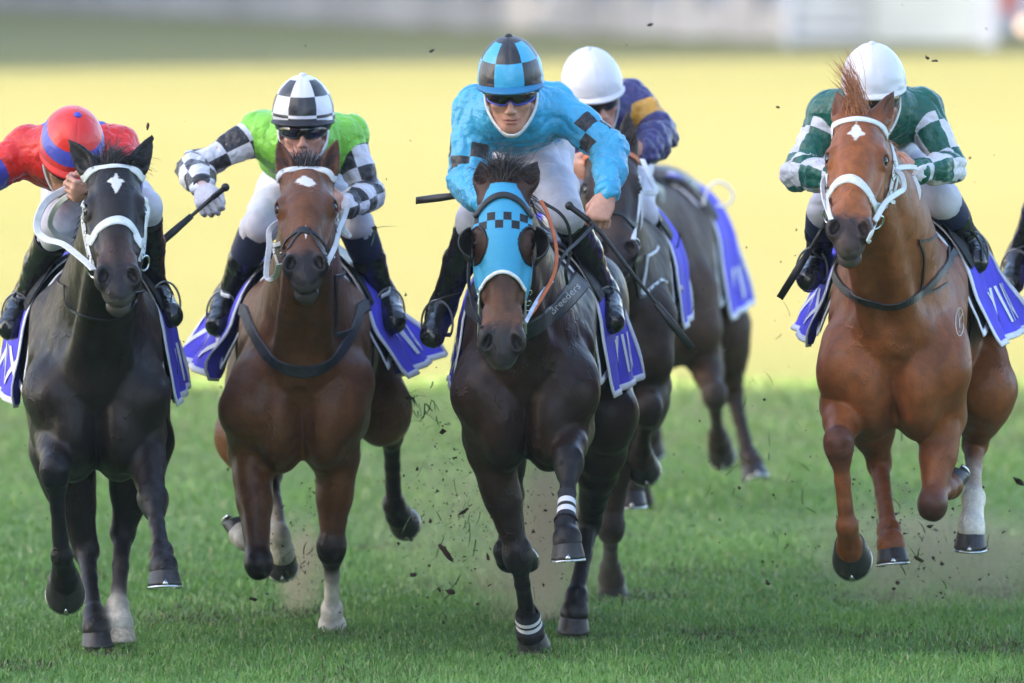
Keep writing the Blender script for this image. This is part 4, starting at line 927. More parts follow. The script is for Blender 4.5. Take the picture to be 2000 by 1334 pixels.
    for i in range(5):
        z = (-.012, -.024, -.036, -.05, -.055)[i]; k_ = (1.0, .985, .95, .90, .86)[i]
        for k in range(40):
            a = 2 * math.pi * k / 40; fr = .5 + .5 * math.cos(a); V.append((.106 * k_ * hs * math.sin(a), -.132 * k_ * hs * math.cos(a), (z * (1 - .55 * max(0, math.cos(a))) - .012 * (1 - fr)) * hs))
    for i in range(4):
        for k in range(40): Fc.append((i * 40 + k, (i + 1) * 40 + k, (i + 1) * 40 + (k + 1) % 40, i * 40 + (k + 1) % 40))
    local('helmet_shell', np.array(V), Fc, SHELLM, hel)
    V, Fc = [], []; na, nz = 33, 9            # goggles
    for k in range(na):
        a = R(-78) + R(156) * k / (na - 1); hh = .027 * (1 - .35 * (abs(a) / 1.36) ** 3); notch = .015 * math.exp(-(a / .13) ** 2)
        for i in range(nz):
            t = -1 + 2 * i / (nz - 1); z = t * hh + (notch if t < 0 else 0) * (-t); bul = .008 * (1 - t * t)
            V.append(tuple(Hh((.083 + bul) * math.sin(a), -.002 + (.104 + bul) * math.cos(a), .006 + z)))
    for k in range(na - 1):
        for i in range(nz - 1): Fc.append((k * nz + i, (k + 1) * nz + i, (k + 1) * nz + i + 1, k * nz + i + 1))
    gg = mesh_obj('goggles', np.array(V), Fc, GOGM, root)
    for edge in (0, nz - 1):
        m = MB(); m.tube([V[k * nz + edge] for k in range(na)], .0042, 6); m.build('frame', c.get('gogframe', BLKM), gg)
    if c.get('badge'):
        mb = MB(); q = catmull([(.013 * hs * math.cos(t), (-.128 - .004) * hs, (-.024 + .0065 * math.sin(t)) * hs) for t in np.linspace(0, 2 * math.pi, 17)], 2); mb.tube(q, .0016, 6, False); mb.ball((0, -.131 * hs, -.024 * hs), (.006, .002, .003), 10, 6); local('badge', np.array(mb.v), mb.f, WEBW, hel)
    if c.get('strap', True):
        m = MB(); pts = catmull([Hh(-.088, .008, .0), Hh(-.082, .022, -.045), Hh(-.060, .046, -.088), Hh(-.028, .074, -.122), Hh(0, .082, -.131), Hh(.028, .074, -.122), Hh(.060, .046, -.088), Hh(.082, .022, -.045), Hh(.088, .008, .0)], 6)
        m.ribbon(pts, [unit(p - Hh(0, .01, -.05)) for p in pts], .026, .004); m.build('chin_strap', WEBW, root)
    K.W = (WL, WR); K.E = (EL, ER); K.legs = legs; K.O = O; K.hands = [W_ + unit(np.array(c[k].get('f', W_ - E), float)) * .085 + unit(np.array(c[k]['s'], float)) * .028 for W_, E, k in ((WL, EL, 'handL'), (WR, ER, 'handR'))]
    return K

AQUA, LIME, NAVY, GOLD, RED, BLUE, GRN = (.042, .345, .58), (.20, .56, .05), (.035, .030, .13), (.62, .30, .03), (.66, .016, .010), (.060, .065, .42), (.003, .095, .066)
def s_red(n, arm, au, aa, tu, ta):
    t = n.mix(n.lt(n.math('ABSOLUTE', n.math('SUBTRACT', n.math('ABSOLUTE', ta), .62)), .17), RED, BLUE)
    return n.mix(n.gt(arm, 0), t, n.mix(n.gt(au, .34), RED, BLUE))
def s_green(n, arm, au, aa, tu, ta):
    spot = n.math('SQRT', n.math('ADD', n.math('POWER', n.math('MULTIPLY', n.math('SUBTRACT', tu, .55), 2.4), 2.0), n.math('POWER', n.math('SUBTRACT', n.math('ABSOLUTE', ta), 2.3), 2.0)))
    t = n.mix(n.lt(spot, .30), LIME, BLK)
    return n.mix(n.gt(arm, 0), t, checks(n, au, aa, 6.0, 4.0, WHT, BLK, .0, .2))
def s_aqua(n, arm, au, aa, tu, ta):
    hem = n.math('MULTIPLY', n.gt(tu, .30), n.lt(tu, .44)); t = n.mix(hem, AQUA, checks(n, tu, ta, 14.3, 12.0, AQUA, BLK))
    band = n.math('MULTIPLY', n.gt(au, .26), n.lt(au, .46)); a = n.mix(band, AQUA, checks(n, au, aa, 10.0, 6.0, AQUA, BLK, .0, .4))
    return n.mix(n.gt(arm, 0), t, a)
def s_navy(n, arm, au, aa, tu, ta):
    return n.mix(n.gt(arm, 0), NAVY, n.mix(n.math('MULTIPLY', n.gt(au, .17), n.lt(au, .34)), NAVY, GOLD))
def s_greenwhite(n, arm, au, aa, tu, ta): return n.mix(n.gt(arm, 0), GRN, checks(n, au, aa, 4.3, 4.0, WHT, GRN, .125, .15))
def cap_checks(a, b, top, bounds, flip):
    def f(n, lat, ang, x):
        row = None
        for q in bounds: v = n.gt(lat, q); row = v if row is None else n.math('ADD', row, v)
        sec = n.math('FLOOR', n.math('ADD', n.math('MULTIPLY', ang, 8 / (2 * math.pi)), 8.5)); par = n.gt(n.math('MODULO', n.math('ADD', n.math('ADD', row, sec), float(flip)), 2.0), .5)
        c = n.mix(par, a, b); return n.mix(n.gt(lat, 1.22), c, top)
    return f
def cap_plain(col): return lambda n, lat, ang, x: col
def cap_band(n, lat, ang, x): return n.mix(n.math('MULTIPLY', n.gt(lat, .14), n.lt(lat, .60)), RED, BLUE)
CAPW = helmet_material('cap_white', cap_plain((.60, .60, .66)))
pm = lambda name, col: plain(name, col, .45, .4, var=.08, bump=.2, bsc=60)
REDP, AQP, WHP, BKP, BLP, GRP, NVP, DKB = pm('cloth_red', RED), pm('cloth_aqua', AQUA), pm('cloth_white', WHT), pm('cloth_black', BLK), pm('cloth_blue', BLUE), pm('cloth_green', GRN), pm('cloth_navy', NAVY), pm('cloth_teal', (.02, .16, .33))
RIDERS = {}
RIDERS['h1'] = dict(label='jockey in red silks with blue lower sleeves leaning down beside the near-black horse', Yb=-.65, head=(136, 306, .12), turn=(8, 40, 6), peakl=.016, neck=(140, 300, .28), chest=(142, 305, .40), waist=(160, 318, .72), pelvis=(178, 345, 1.0),
    armL=[(58, 292, .40), (-28, 345, .30), (-95, 300, .12)], armR=[(226, 285, .40), (244, 358, .24), (196, 374, -.12)], handL=dict(g=(0, 0, 1), s=(1, 0, 0)), handR=dict(f=(-1, -.25, .02), g=(.1, -.4, .9), s=(.1, .7, .5), curl=1.0),
    legL=[(145, 385, .95), (108, 450, .50), (52, 580, .78), (20, 640, .62)], legR=[(225, 385, .95), (280, 405, .52), (302, 560, .78), (335, 615, .60)],
    silk=silk('silk_red', s_red), plain=BLP, cap=helmet_material('cap_red', cap_band), capplain=REDP, peak=REDP, pom=BLP, seed=3)
RIDERS['h2'] = dict(label='jockey in lime green silks with black and white checked sleeves and cap, whip raised', Yb=.50, head=(592, 252, .12), turn=(0, 6, 0), neck=(592, 262, .30), chest=(592, 285, .40), waist=(596, 305, .72), pelvis=(600, 365, 1.0),
    armL=[(507, 262, .40), (378, 328, .28), (396, 366, .02)], armR=[(678, 262, .40), (718, 380, .36), (676, 405, .16)], handL=dict(f=(.10, -.55, -.35), g=(.8, 0, .55), s=(.55, .4, -.55), col=GLOVE), handR=dict(f=(-1, -.4, .1), g=(.1, -.4, .9), s=(.1, .7, .3), col=SKIN2),
    legL=[(560, 385, .95), (505, 445, .50), (447, 575, .80), (425, 635, .62)], legR=[(640, 385, .95), (695, 440, .50), (745, 570, .80), (770, 628, .62)], gaiter=BOOTN,
    silk=silk('silk_green_checks', s_green), plain=WHP, cuffm=BKP, cap=helmet_material('cap_black_white', cap_checks(WHT, BLK, WHT, (-.02, .08, .66), 1)), capplain=WHP, peak=BKP, seed=8)
RIDERS['h3'] = dict(label='jockey in sky blue silks with black check bands crouched over the hooded horse', Yb=-.55, head=(998, 180, .12), turn=(-2, 12, -2), neck=(1003, 200, .28), chest=(1005, 228, .40), waist=(1022, 232, .72), pelvis=(1028, 280, 1.0), tw=1.03, hs=1.03,
    armL=[(928, 212, .40), (912, 352, .34), (950, 398, .10)], armR=[(1082, 205, .40), (1192, 292, .26), (1186, 380, .04)], handL=dict(f=(.9, -.4, -.2), g=(-.1, -.4, .9), s=(0, .7, .3)), handR=dict(f=(-.35, -.35, -.85), g=(-.75, .3, .5), s=(-.5, .75, -.1)),
    legL=[(985, 330, .95), (928, 430, .48), (868, 590, .76), (845, 655, .58)], legR=[(1055, 320, .95), (1108, 418, .48), (1178, 565, .76), (1196, 628, .58)],
    silk=silk('silk_aqua', s_aqua), plain=AQP, cap=helmet_material('cap_aqua_black', cap_checks(AQUA, BLK, BLK, (.62,), 0)), capplain=BKP, peak=DKB, badge=True, gogframe=BLP, sleeve=1.05, seed=14)
RIDERS['h4'] = dict(label='jockey in dark green silks with checked sleeves and a white cap', Yb=-.45, head=(1708, 190, .12), turn=(3, 14, -4), peakl=.010, neck=(1706, 200, .30), chest=(1706, 232, .40), waist=(1716, 240, .72), pelvis=(1728, 285, 1.0),
    armL=[(1620, 222, .40), (1562, 338, .30), (1636, 352, .12)], armR=[(1795, 215, .40), (1858, 326, .28), (1790, 336, .10)], handL=dict(f=(.9, -.4, 0), g=(-.1, -.4, .9), s=(0, .7, .3)), handR=dict(f=(-.9, -.35, .05), g=(.1, -.4, .9), s=(0, .7, .3)),
    legL=[(1680, 335, .95), (1612, 410, .50), (1598, 500, .78), (1578, 545, .60)], legR=[(1775, 330, .95), (1840, 390, .50), (1892, 470, .80), (1905, 512, .64)], gaiter=BOOTN, breech=BREECH,
    silk=silk('silk_green_white', s_greenwhite), plain=WHP, cuffm=GRP, cap=CAPW, capplain=WHP, peak=WHP, seed=21)
RIDERS['h5'] = dict(label='jockey in navy silks with gold armbands and white cap behind the sky blue jockey', Yb=2.2, head=(1160, 190, .12), turn=(14, 18, -12), peakl=.012, neck=(1162, 205, .30), chest=(1166, 235, .40), waist=(1172, 245, .72), pelvis=(1180, 290, 1.0),
    armL=[(1090, 225, .40), (1072, 300, .28), (1112, 318, .06)], armR=[(1232, 195, .40), (1288, 262, .28), (1256, 296, .06)], handL=dict(f=(.6, -.6, -.3), g=(-.1, -.4, .9), s=(0, .7, .3)), handR=dict(f=(-.7, -.5, -.1), g=(.1, -.4, .9), s=(0, .7, .3)),
    legL=[(1145, 330, .95), (1095, 420, .50), (1085, 520, .78), (1075, 570, .60)], legR=[(1215, 330, .95), (1252, 415, .50), (1296, 520, .78), (1312, 565, .60)],
    silk=silk('silk_navy', s_navy), plain=NVP, cap=CAPW, capplain=WHP, peak=WHP, sleeve=1.1, seed=28)
RB = {k: make_rider(c) for k, c in RIDERS.items()}

# ---- whips
def whip(pts, label, flap=True):
    p = [P(*q) for q in pts]; q = catmull(p, 8); n = len(q); t = np.linspace(0, 1, n); o = thing('riding_whip', label, 'whip', q[0], 'riding whips')
    m = MB(); k = max(3, n // 4); m.tube(q[:k + 1], .0105, 10); m.ball(q[0], .0155, 10, 6); m.build('handle', BLKM, o)
    m = MB(); m.tube(q[k:], np.linspace(.0085, .0055, n - k), 8); m.build('shaft', BLKM, o)
    d = unit(q[-1] - q[-2]); m = MB(); m.ribbon([q[-1] - d * .03, q[-1] + d * .06, q[-1] + d * .17], [(0, -1, .2)] * 3, [.022, .028, .026], .006); m.build('flap', BLKM, o)
whip([(440, 366, .34), (408, 392, .37), (385, 412, .36), (362, 432, .35)], 'black whip held out in the white gloved hand of the lime green jockey')
whip([(1112, 402, -.58), (1165, 446, -.60), (1230, 528, -.62), (1292, 606, -.62)], 'long black whip slanting down from the bare fist of the sky blue jockey')
whip([(975, 388, -.36), (940, 380, -.30), (910, 380, -.24), (884, 383, -.2)], 'black whip end sticking out to the left behind the hooded horse')
whip([(1616, 432, .0), (1602, 455, -.02), (1588, 478, -.02), (1573, 502, -.02)], 'black whip hanging beside the left boot of the jockey in dark green')

# ------------------------------------------------------------------ saddles, cloths, bridles and reins
STEEL = plain('dull_steel', (.20, .20, .21), .4, .5, 1.0, bump=.1)
CLOTH = plain('purple_cloth', (.090, .074, .60), .7, .18, var=.12, sc=14, bump=.35, bsc=30)
PIPE = plain('white_piping', (.66, .66, .72), .6, .3, var=.08)
PADM = plain('black_saddle_pad', (.011, .012, .014), .7, .25, var=.3, sc=40, bump=.3, bsc=80)
LETM = plain('cloth_lettering', (.70, .70, .76), .6, .3, var=.06)
def text_mesh(s, size):
    cu = bpy.data.curves.new('t', 'FONT'); cu.body = s; cu.size = size; cu.resolution_u = 3; ob = bpy.data.objects.new('t', cu); COL.objects.link(ob)
    me = ob.to_mesh(); bm = bmesh.new(); bm.from_mesh(me); ob.to_mesh_clear(); bpy.data.objects.remove(ob)
    bmesh.ops.subdivide_edges(bm, edges=[e for e in bm.edges if e.calc_length() > size * .25], cuts=2, use_grid_fill=False); bmesh.ops.triangulate(bm, faces=bm.faces)
    V = np.array([v.co[:] for v in bm.verts]); Fc = [tuple(v.index for v in f.verts) for f in bm.faces]; bm.free(); return V, Fc
def tack(H, cfg):
    root, ctr, sd = H.root, H.ctr, H.sd; st = np.array(H.st); up = np.array([0, 0, 1.0])
    def surf(s, th, off):
        """over the back: th is the distance in metres down from the spine, signed by side"""
        z, hw, hh = [np.interp(s, st[:, 0], st[:, i]) for i in (1, 2, 3)]; q = 1 if th >= 0 else -1; d = abs(th); R_ = (hw + hh) / 2; a = d / R_
        if a < 1.35: return ctr(s, z) + sd * ((hw + off) * math.sin(a) * q) + up * ((hh + off) * math.cos(a))
        p = ctr(s, z) + sd * ((hw + off) * math.sin(1.35) * q) + up * ((hh + off) * math.cos(1.35)); e = (a - 1.35) * R_; fl = cfg.get('flare', .25)
        return p + sd * (q * e * fl) - up * (e * math.sqrt(1 - fl * fl))
    def sheet(name, s0f, s1f, d0, d1, off, mat, q, ns=14, nd=16, wave=0.0, parent=None, trim=True, sd_=1, spread=0.0):
        """one side of a cloth; s0f and s1f give the front and rear edges at each drop"""
        G = np.zeros((nd, ns, 3))
        for j in range(nd):
            d = d0 + (d1 - d0) * j / (nd - 1); t = j / (nd - 1)
            for i in range(ns):
                s = s0f(t) + (s1f(t) - s0f(t)) * i / (ns - 1); w_ = wave * t * (math.sin(s * 17 + sd_ * 2 + t * 2) + .5 * math.sin(s * 31 + t * 5 + sd_)); G[j, i] = surf(s, q * d, off + w_ + spread * t * max(0, s - .5))
        V = G.reshape(-1, 3); n = mnormals(V, np.array([(j * ns + i, j * ns + i + 1, (j + 1) * ns + i + 1, (j + 1) * ns + i) for j in range(nd - 1) for i in range(ns - 1)]))
        n *= np.sign((n @ (sd * q + up * .3)))[:, None]; N_ = len(V); VV = np.vstack([V, V - n * .004]); Fc = []
        for j in range(nd - 1):
            for i in range(ns - 1): f = (j * ns + i, j * ns + i + 1, (j + 1) * ns + i + 1, (j + 1) * ns + i); Fc += [f, tuple(x + N_ for x in f[::-1])]
        o = mesh_obj(name, VV, Fc, mat, parent or root)
        if trim:
            m = MB(); e = np.vstack([G[:, 0], G[-1, 1:], G[::-1, -1][1:]]); nn = np.vstack([n.reshape(nd, ns, 3)[:, 0], n.reshape(nd, ns, 3)[-1, 1:], n.reshape(nd, ns, 3)[::-1, -1][1:]])
            m.ribbon(e + nn * .001, nn, .024, .005); m.build('trim', PIPE, o)
        return o
    drop = cfg.get('drop', .60); sw = cfg.get('sw', 1.0); word = cfg.get('word')
    for q in (-1, 1):
        sheet('saddle_pad', lambda t: .60 - .20 * math.sin(min(1, t * 1.15) * 2.2) + .02 * t, lambda t: .80, .05, drop * .88, .016, PADM, q)
        cl = sheet('saddle_cloth', lambda t: .64 - .13 * math.sin(t * 2.6), lambda t: 1.20 + .12 * t, .04, drop, .030, CLOTH, q, 20, 18, .018 * cfg.get('flap', 1), None, True, q, cfg.get('spread', .14))
        if word:
            V, Fc = text_mesh(word, .21); wd = V[:, 0].max(); s0, s1 = .66, 1.22; out = []
            for x, y, _ in V:
                u = x / wd; s = s0 + (s1 - s0) * (u if q > 0 else 1 - u); d = drop - .045 - y * .95; t = np.clip((d - .04) / (drop - .04), 0, 1); w_ = .018 * cfg.get('flap', 1) * t * (math.sin(s * 17 + q * 2 + t * 2) + .5 * math.sin(s * 31 + t * 5 + q)); out.append(surf(s, q * d, .0335 + w_ + cfg.get('spread', .14) * t * max(0, s - .5)))
            mesh_obj('lettering', np.array(out), Fc, LETM, cl)
    m = MB(); V, Fc = [], []
    for i in range(17):
        s = .52 + .5 * i / 16; rise = .03 + .02 * ((s - .80) / .28) ** 2
        for k in range(13): th = -.20 + .40 * k / 12; V.append(surf(s, th, rise * (1 - (th / .22) ** 2) + .030))
    for i in range(16):
        for k in range(12): Fc.append((i * 13 + k, (i + 1) * 13 + k, (i + 1) * 13 + k + 1, i * 13 + k + 1))
    sad = mesh_obj('saddle', np.array(V), Fc, BLKM, root)
    for q in (-1, 1): sheet('saddle_flap', lambda t: .56 - .06 * math.sin(t * 2.6), lambda t: .78 - .10 * t * t, .14, .30, .044, PADM, q, 10, 10, 0, sad, False)
    z, hw, hh = [np.interp(.56, st[:, 0], st[:, i]) for i in (1, 2, 3)]
    m = MB(); P_ = []; nn = []
    for a in np.linspace(1.2, 2 * math.pi - 1.2, 40): v = sd * math.sin(a) * (hw + .008) + up * math.cos(a) * (hh + .008); P_.append(ctr(.56, z) + v); nn.append(unit(v))
    m.ribbon(P_, nn, .07, .006); m.build('girth', cfg.get('girth', GREYM), root)
    # stirrups at the rider's feet
    if cfg.get('rider'):
        for hp, kn, an, to in cfg['rider'].legs.values():
            c = lerp(an, to, .62); f = unit(to - an); q = 1 if (c - ctr(.7, 1.1)) @ sd > 0 else -1; u = unit(an - to + up * .9); u = up
            s_ = unit(np.cross(f, u)); m = MB(); pts = [c - u * .048 + s_ * .056 * math.cos(a) + u * (.045 + .082 * math.sin(a)) for a in np.linspace(-.5, math.pi + .5, 20)]
            m.tube(pts, .004, 6); m.tube([pts[0], pts[-1]], .008, 6); ir = m.build('stirrup', STEEL, sad)
            top = c + u * .078; m = MB(); pts = catmull([top, lerp(top, surf(.62, q * .30, .07), .5) + sd * q * .012, surf(.62, q * .30, .07)], 6); m.ribbon(pts, [sd * q] * len(pts), .016, .004); m.build('stirrup_leather', cfg.get('slm', BLKM), sad)
    # bridle
    Y = cfg['Y']; br = None
    for name, path, wid, mat, wrap in cfg['bridle']:
        pts, nr = drape(H.bvh, path, Y, 6, .0025, wrap); m = MB(); m.ribbon(pts, nr, wid, .0035); m.build(name, mat, root, False)
    for px, py in cfg.get('rings', []):
        h = H.bvh.find_nearest(Vector(P(px, py, Y + .03))); c = np.array(h[0]) + np.array(h[1]) * .006; m = MB(); m.ring(c, np.array(h[1]) + np.array([0, -.7, 0]), cfg.get('ringr', .026), .004); m.build('bit_ring', cfg.get('ringm', METAL), root)
    for path, wid, mat in cfg.get('buckle', []):
        pts, nr = drape(H.bvh, path, Y, 3, .006)
        for i in range(0, len(pts), 2): m = MB(); m.ring(pts[i], nr[i], .011, .0026, 10, 5); m.build('buckle', mat, root)
    for path, wid, mat in cfg.get('reins', []):
        p = catmull([P(*x) for x in path], 8); t = np.gradient(p, axis=0); nr = [unit(np.cross(unit(v), unit(np.cross(unit(v), (0.25, -1, .2))))) * 1 for v in t]; nr = [n if n[1] < 0 else -n for n in nr]
        m = MB(); m.ribbon(p, nr, wid, .0035); m.build('rein', mat, root, False)
    for name, path, wid, mat, Yb in cfg.get('breast', []):
        pts, nr = drape(H.bvh, path, Yb, 8, .004, .25, cfg.get('near', H.c['Yb'] - .27)); m = MB(); m.ribbon(pts, nr, wid, .005); m.build(name, mat, root, False)

T = {}
T['h1'] = dict(spread=.05, Y=-1.25, rider=RB['h1'], drop=.62, word='WINX', flare=.10,
    bridle=[('browband', [(166, 348), (178, 334), (200, 328), (228, 325), (250, 328), (268, 336), (276, 348)], .026, RUBW, .10), ('noseband', [(180, 470), (192, 448), (212, 434), (234, 430), (252, 438), (264, 455), (270, 476)], .036, RUBW, .10),
        ('cheek_strap', [(162, 372), (163, 410), (168, 450), (176, 490), (186, 524)], .020, RUBW, 0), ('cheek_strap', [(284, 372), (285, 410), (282, 450), (277, 485), (270, 510)], .020, RUBW, 0),
        ('cheek_strap', [(160, 385), (161, 420), (166, 462), (174, 500)], .014, RUBW, 0), ('cheek_strap', [(289, 385), (289, 425), (284, 468), (278, 500)], .014, RUBW, 0)],
    rings=[(182, 528), (272, 512)], buckle=[([(165, 430), (172, 470), (180, 505)], .01, METAL), ([(285, 440), (280, 470), (274, 500)], .01, METAL)],
    reins=[([(183, 528, -1.38), (168, 512, -1.28), (125, 478, -1.05), (92, 468, -.9), (74, 452, -.85), (74, 425, -.82), (92, 392, -.78), (128, 370, -.72), (150, 362, -.70)], .026, RUBW),
        ([(150, 372, -.68), (112, 400, -.62), (98, 440, -.55), (128, 470, -.5), (165, 470, -.45)], .020, RUBW)],
    breast=[('neck_strap', [(128, 560), (132, 595), (160, 615), (205, 623), (245, 612), (262, 590), (264, 575)], .010, BLKM, -.8)])
T['h2'] = dict(spread=.12, Y=-.05, rider=RB['h2'], drop=.57, word='WINX', flare=.42, flap=2.2, slm=RUBW,
    bridle=[('browband', [(540, 352), (552, 336), (575, 331), (598, 329), (622, 331), (642, 337), (650, 350)], .024, RUBW, .10), ('noseband', [(549, 492), (560, 470), (576, 456), (592, 451), (610, 455), (626, 468), (638, 488)], .013, BLKM, .10),
        ('cross_noseband', [(553, 502), (565, 485), (580, 462), (596, 449), (610, 462), (622, 482), (634, 500)], .012, BLKM, .08), ('noseband_pad', [(582, 452), (593, 449), (604, 453)], .034, BLKM, 0),
        ('cheek_strap', [(530, 440), (532, 465), (538, 495), (548, 525)], .018, RUBW, 0), ('cheek_strap', [(657, 420), (656, 450), (652, 480), (640, 515)], .018, RUBW, 0), ('throat_latch', [(527, 445), (524, 480), (522, 520)], .014, RUBW, 0)],
    rings=[(545, 512), (640, 510)], buckle=[([(535, 470), (542, 500)], .01, METAL), ([(655, 455), (650, 490)], .01, METAL)],
    reins=[([(545, 515, -.32), (538, 538, -.25), (522, 545, -.15), (521, 520, -.05), (526, 480, .12), (528, 448, .2), (560, 425, .4)], .022, RUBW), ([(640, 512, -.32), (655, 480, -.18), (662, 450, -.05), (672, 425, .1), (678, 405, .14)], .020, RUBW), ([(654, 430, .0), (668, 448, .02), (682, 460, .05), (668, 440, .12), (672, 412, .14)], .020, RUBW)],
    breast=[('breastplate', [(478, 610), (490, 640), (512, 680), (540, 710), (575, 724), (612, 724), (645, 708), (675, 672), (694, 635), (702, 605)], .046, GREYM, .45), ('breast_strap', [(652, 540), (655, 600), (652, 655)], .018, BLKM, .4)])
T['h3'] = dict(spread=.06, ringr=.018, ringm=STEEL, Y=-1.2, rider=RB['h3'], drop=.62, word='WINX', flare=.08,
    bridle=[('cheek_strap', [(936, 560), (938, 600), (942, 640)], .014, BLKM, 0), ('cheek_strap', [(1030, 560), (1030, 590), (1024, 625)], .014, BLKM, 0)],
    rings=[(942, 640), (1024, 628)], buckle=[([(937, 570), (938, 600), (940, 630)], .01, METAL), ([(1032, 570), (1030, 600), (1024, 625)], .01, METAL)],
    reins=[([(1024, 628, -1.10), (1046, 600, -1.02), (1078, 545, -.95), (1087, 505, -.9), (1082, 460, -.86), (1068, 415, -.82), (1056, 392, -.8)], .014, ORANGE), ([(1026, 630, -1.10), (1050, 585, -1.0), (1078, 548, -.94)], .016, METAL),
        ([(1060, 395, -.7), (1095, 418, -.68), (1112, 450, -.66), (1112, 500, -.64), (1105, 530, -.66), (1108, 555, -.62)], .012, BLKM), ([(1080, 545, -.94), (1100, 500, -.86), (1130, 470, -.72), (1160, 440, -.6)], .012, BLKM), ([(942, 640, -1.1), (925, 600, -1.0), (915, 540, -.8), (925, 470, -.6), (945, 410, -.5)], .014, BLKM)],
    breast=[('breastplate', [(893, 545), (905, 575), (928, 605), (960, 632), (1000, 648), (1040, 640), (1078, 612), (1108, 582), (1132, 552)], .075, GREYM, -.6)])
T['h4'] = dict(spread=.085, Y=-1.05, rider=RB['h4'], drop=.57, word='WINX', flare=.34, sw=1.1, slm=GREYM,
    bridle=[('browband', [(1613, 272), (1620, 252), (1642, 239), (1674, 233), (1704, 238), (1724, 250), (1733, 268)], .026, RUBW, .10), ('noseband', [(1617, 388), (1628, 366), (1642, 353), (1662, 349), (1682, 360), (1698, 380), (1709, 405)], .036, RUBW, .10),
        ('cheek_strap', [(1608, 300), (1603, 340), (1606, 380), (1614, 415), (1624, 430)], .018, RUBW, 0), ('cheek_strap', [(1738, 275), (1745, 310), (1742, 350), (1733, 385), (1716, 425)], .022, RUBW, 0), ('cheek_strap', [(1742, 290), (1752, 330), (1748, 365), (1738, 395)], .014, RUBW, .04), ('cross_noseband', [(1714, 420), (1706, 445), (1694, 468)], .014, RUBW, .05)],
    rings=[(1620, 422), (1708, 430)], buckle=[([(1604, 330), (1606, 365), (1612, 400)], .01, METAL), ([(1745, 320), (1740, 360), (1728, 400)], .01, METAL)],
    reins=[([(1708, 432, -1.2), (1730, 395, -1.08), (1752, 378, -.96), (1765, 368, -.86), (1762, 345, -.84), (1752, 330, -.8), (1775, 326, -.6), (1790, 328, -.5)], .020, RUBW), ([(1750, 340, -.8), (1762, 378, -.72), (1774, 402, -.66), (1788, 396, -.6), (1792, 370, -.58), (1782, 345, -.56)], .024, RUBW), ([(1620, 424, -1.18), (1608, 385, -.9), (1610, 350, -.7), (1640, 350, -.5)], .018, RUBW)],
    breast=[('breastplate', [(1612, 490), (1626, 525), (1640, 555), (1668, 578), (1705, 594), (1750, 598), (1790, 580), (1822, 552), (1848, 520), (1858, 500)], .030, BLKM, -.5), ('breast_strap', [(1792, 470), (1802, 500), (1800, 545), (1795, 572)], .010, BLKM, -.3), ('breast_strap', [(1856, 440), (1852, 480), (1850, 515)], .010, GREYM, -.2)])
T['h5'] = dict(spread=.03, Y=1.5, rider=RB['h5'], drop=.62, word=None, flare=.05,
    bridle=[('browband', [(1134, 322), (1142, 308), (1165, 299), (1192, 296), (1218, 299), (1238, 306), (1247, 318)], .022, ORANGE, .08), ('cheek_strap', [(1248, 345), (1249, 385), (1244, 425), (1236, 470)], .018, RUBW, 0), ('noseband', [(1150, 440), (1170, 420), (1192, 415), (1215, 420), (1236, 440)], .022, BLKM, .08)],
    rings=[(1236, 480)], reins=[([(1236, 480, 1.6), (1250, 430, 1.7), (1252, 380, 1.8), (1280, 375, 1.85), (1268, 345, 1.95), (1255, 312, 2.1)], .022, RUBW)],
    breast=[('breast_strap', [(1236, 500), (1240, 540), (1246, 580)], .016, BLKM, 2.3), ('breast_strap', [(1262, 500), (1258, 535), (1250, 575)], .012, RUBW, 2.3)])
T['h6'] = dict(spread=.09, Y=6.2, drop=.70, word='WINX', flare=.08, bridle=[('noseband', [(1180, 480), (1200, 465), (1218, 460), (1236, 465), (1256, 480)], .022, RUBW, .08)],
    reins=[([(1270, 360, 7.0), (1290, 372, 7.1), (1285, 395, 7.1), (1262, 390, 7.0)], .03, RUBW), ([(1345, 420, 7.5), (1340, 450, 7.4), (1320, 478, 7.2), (1330, 500, 7.2), (1345, 460, 7.3)], .034, RUBW)])
for k, c in T.items(): tack(HB[k], c)
# loose stirrup swinging from the empty saddle
def loose_stirrup():
    m = MB(); p = catmull([P(1372, 402, 7.7), P(1382, 372, 7.7), P(1398, 356, 7.7), P(1420, 362, 7.7), P(1432, 385, 7.7), P(1418, 402, 7.7), P(1398, 402, 7.7)], 6); m.tube(p, .006, 6); m.build('stirrup', WEBW, HB['h6'].root)
loose_stirrup()

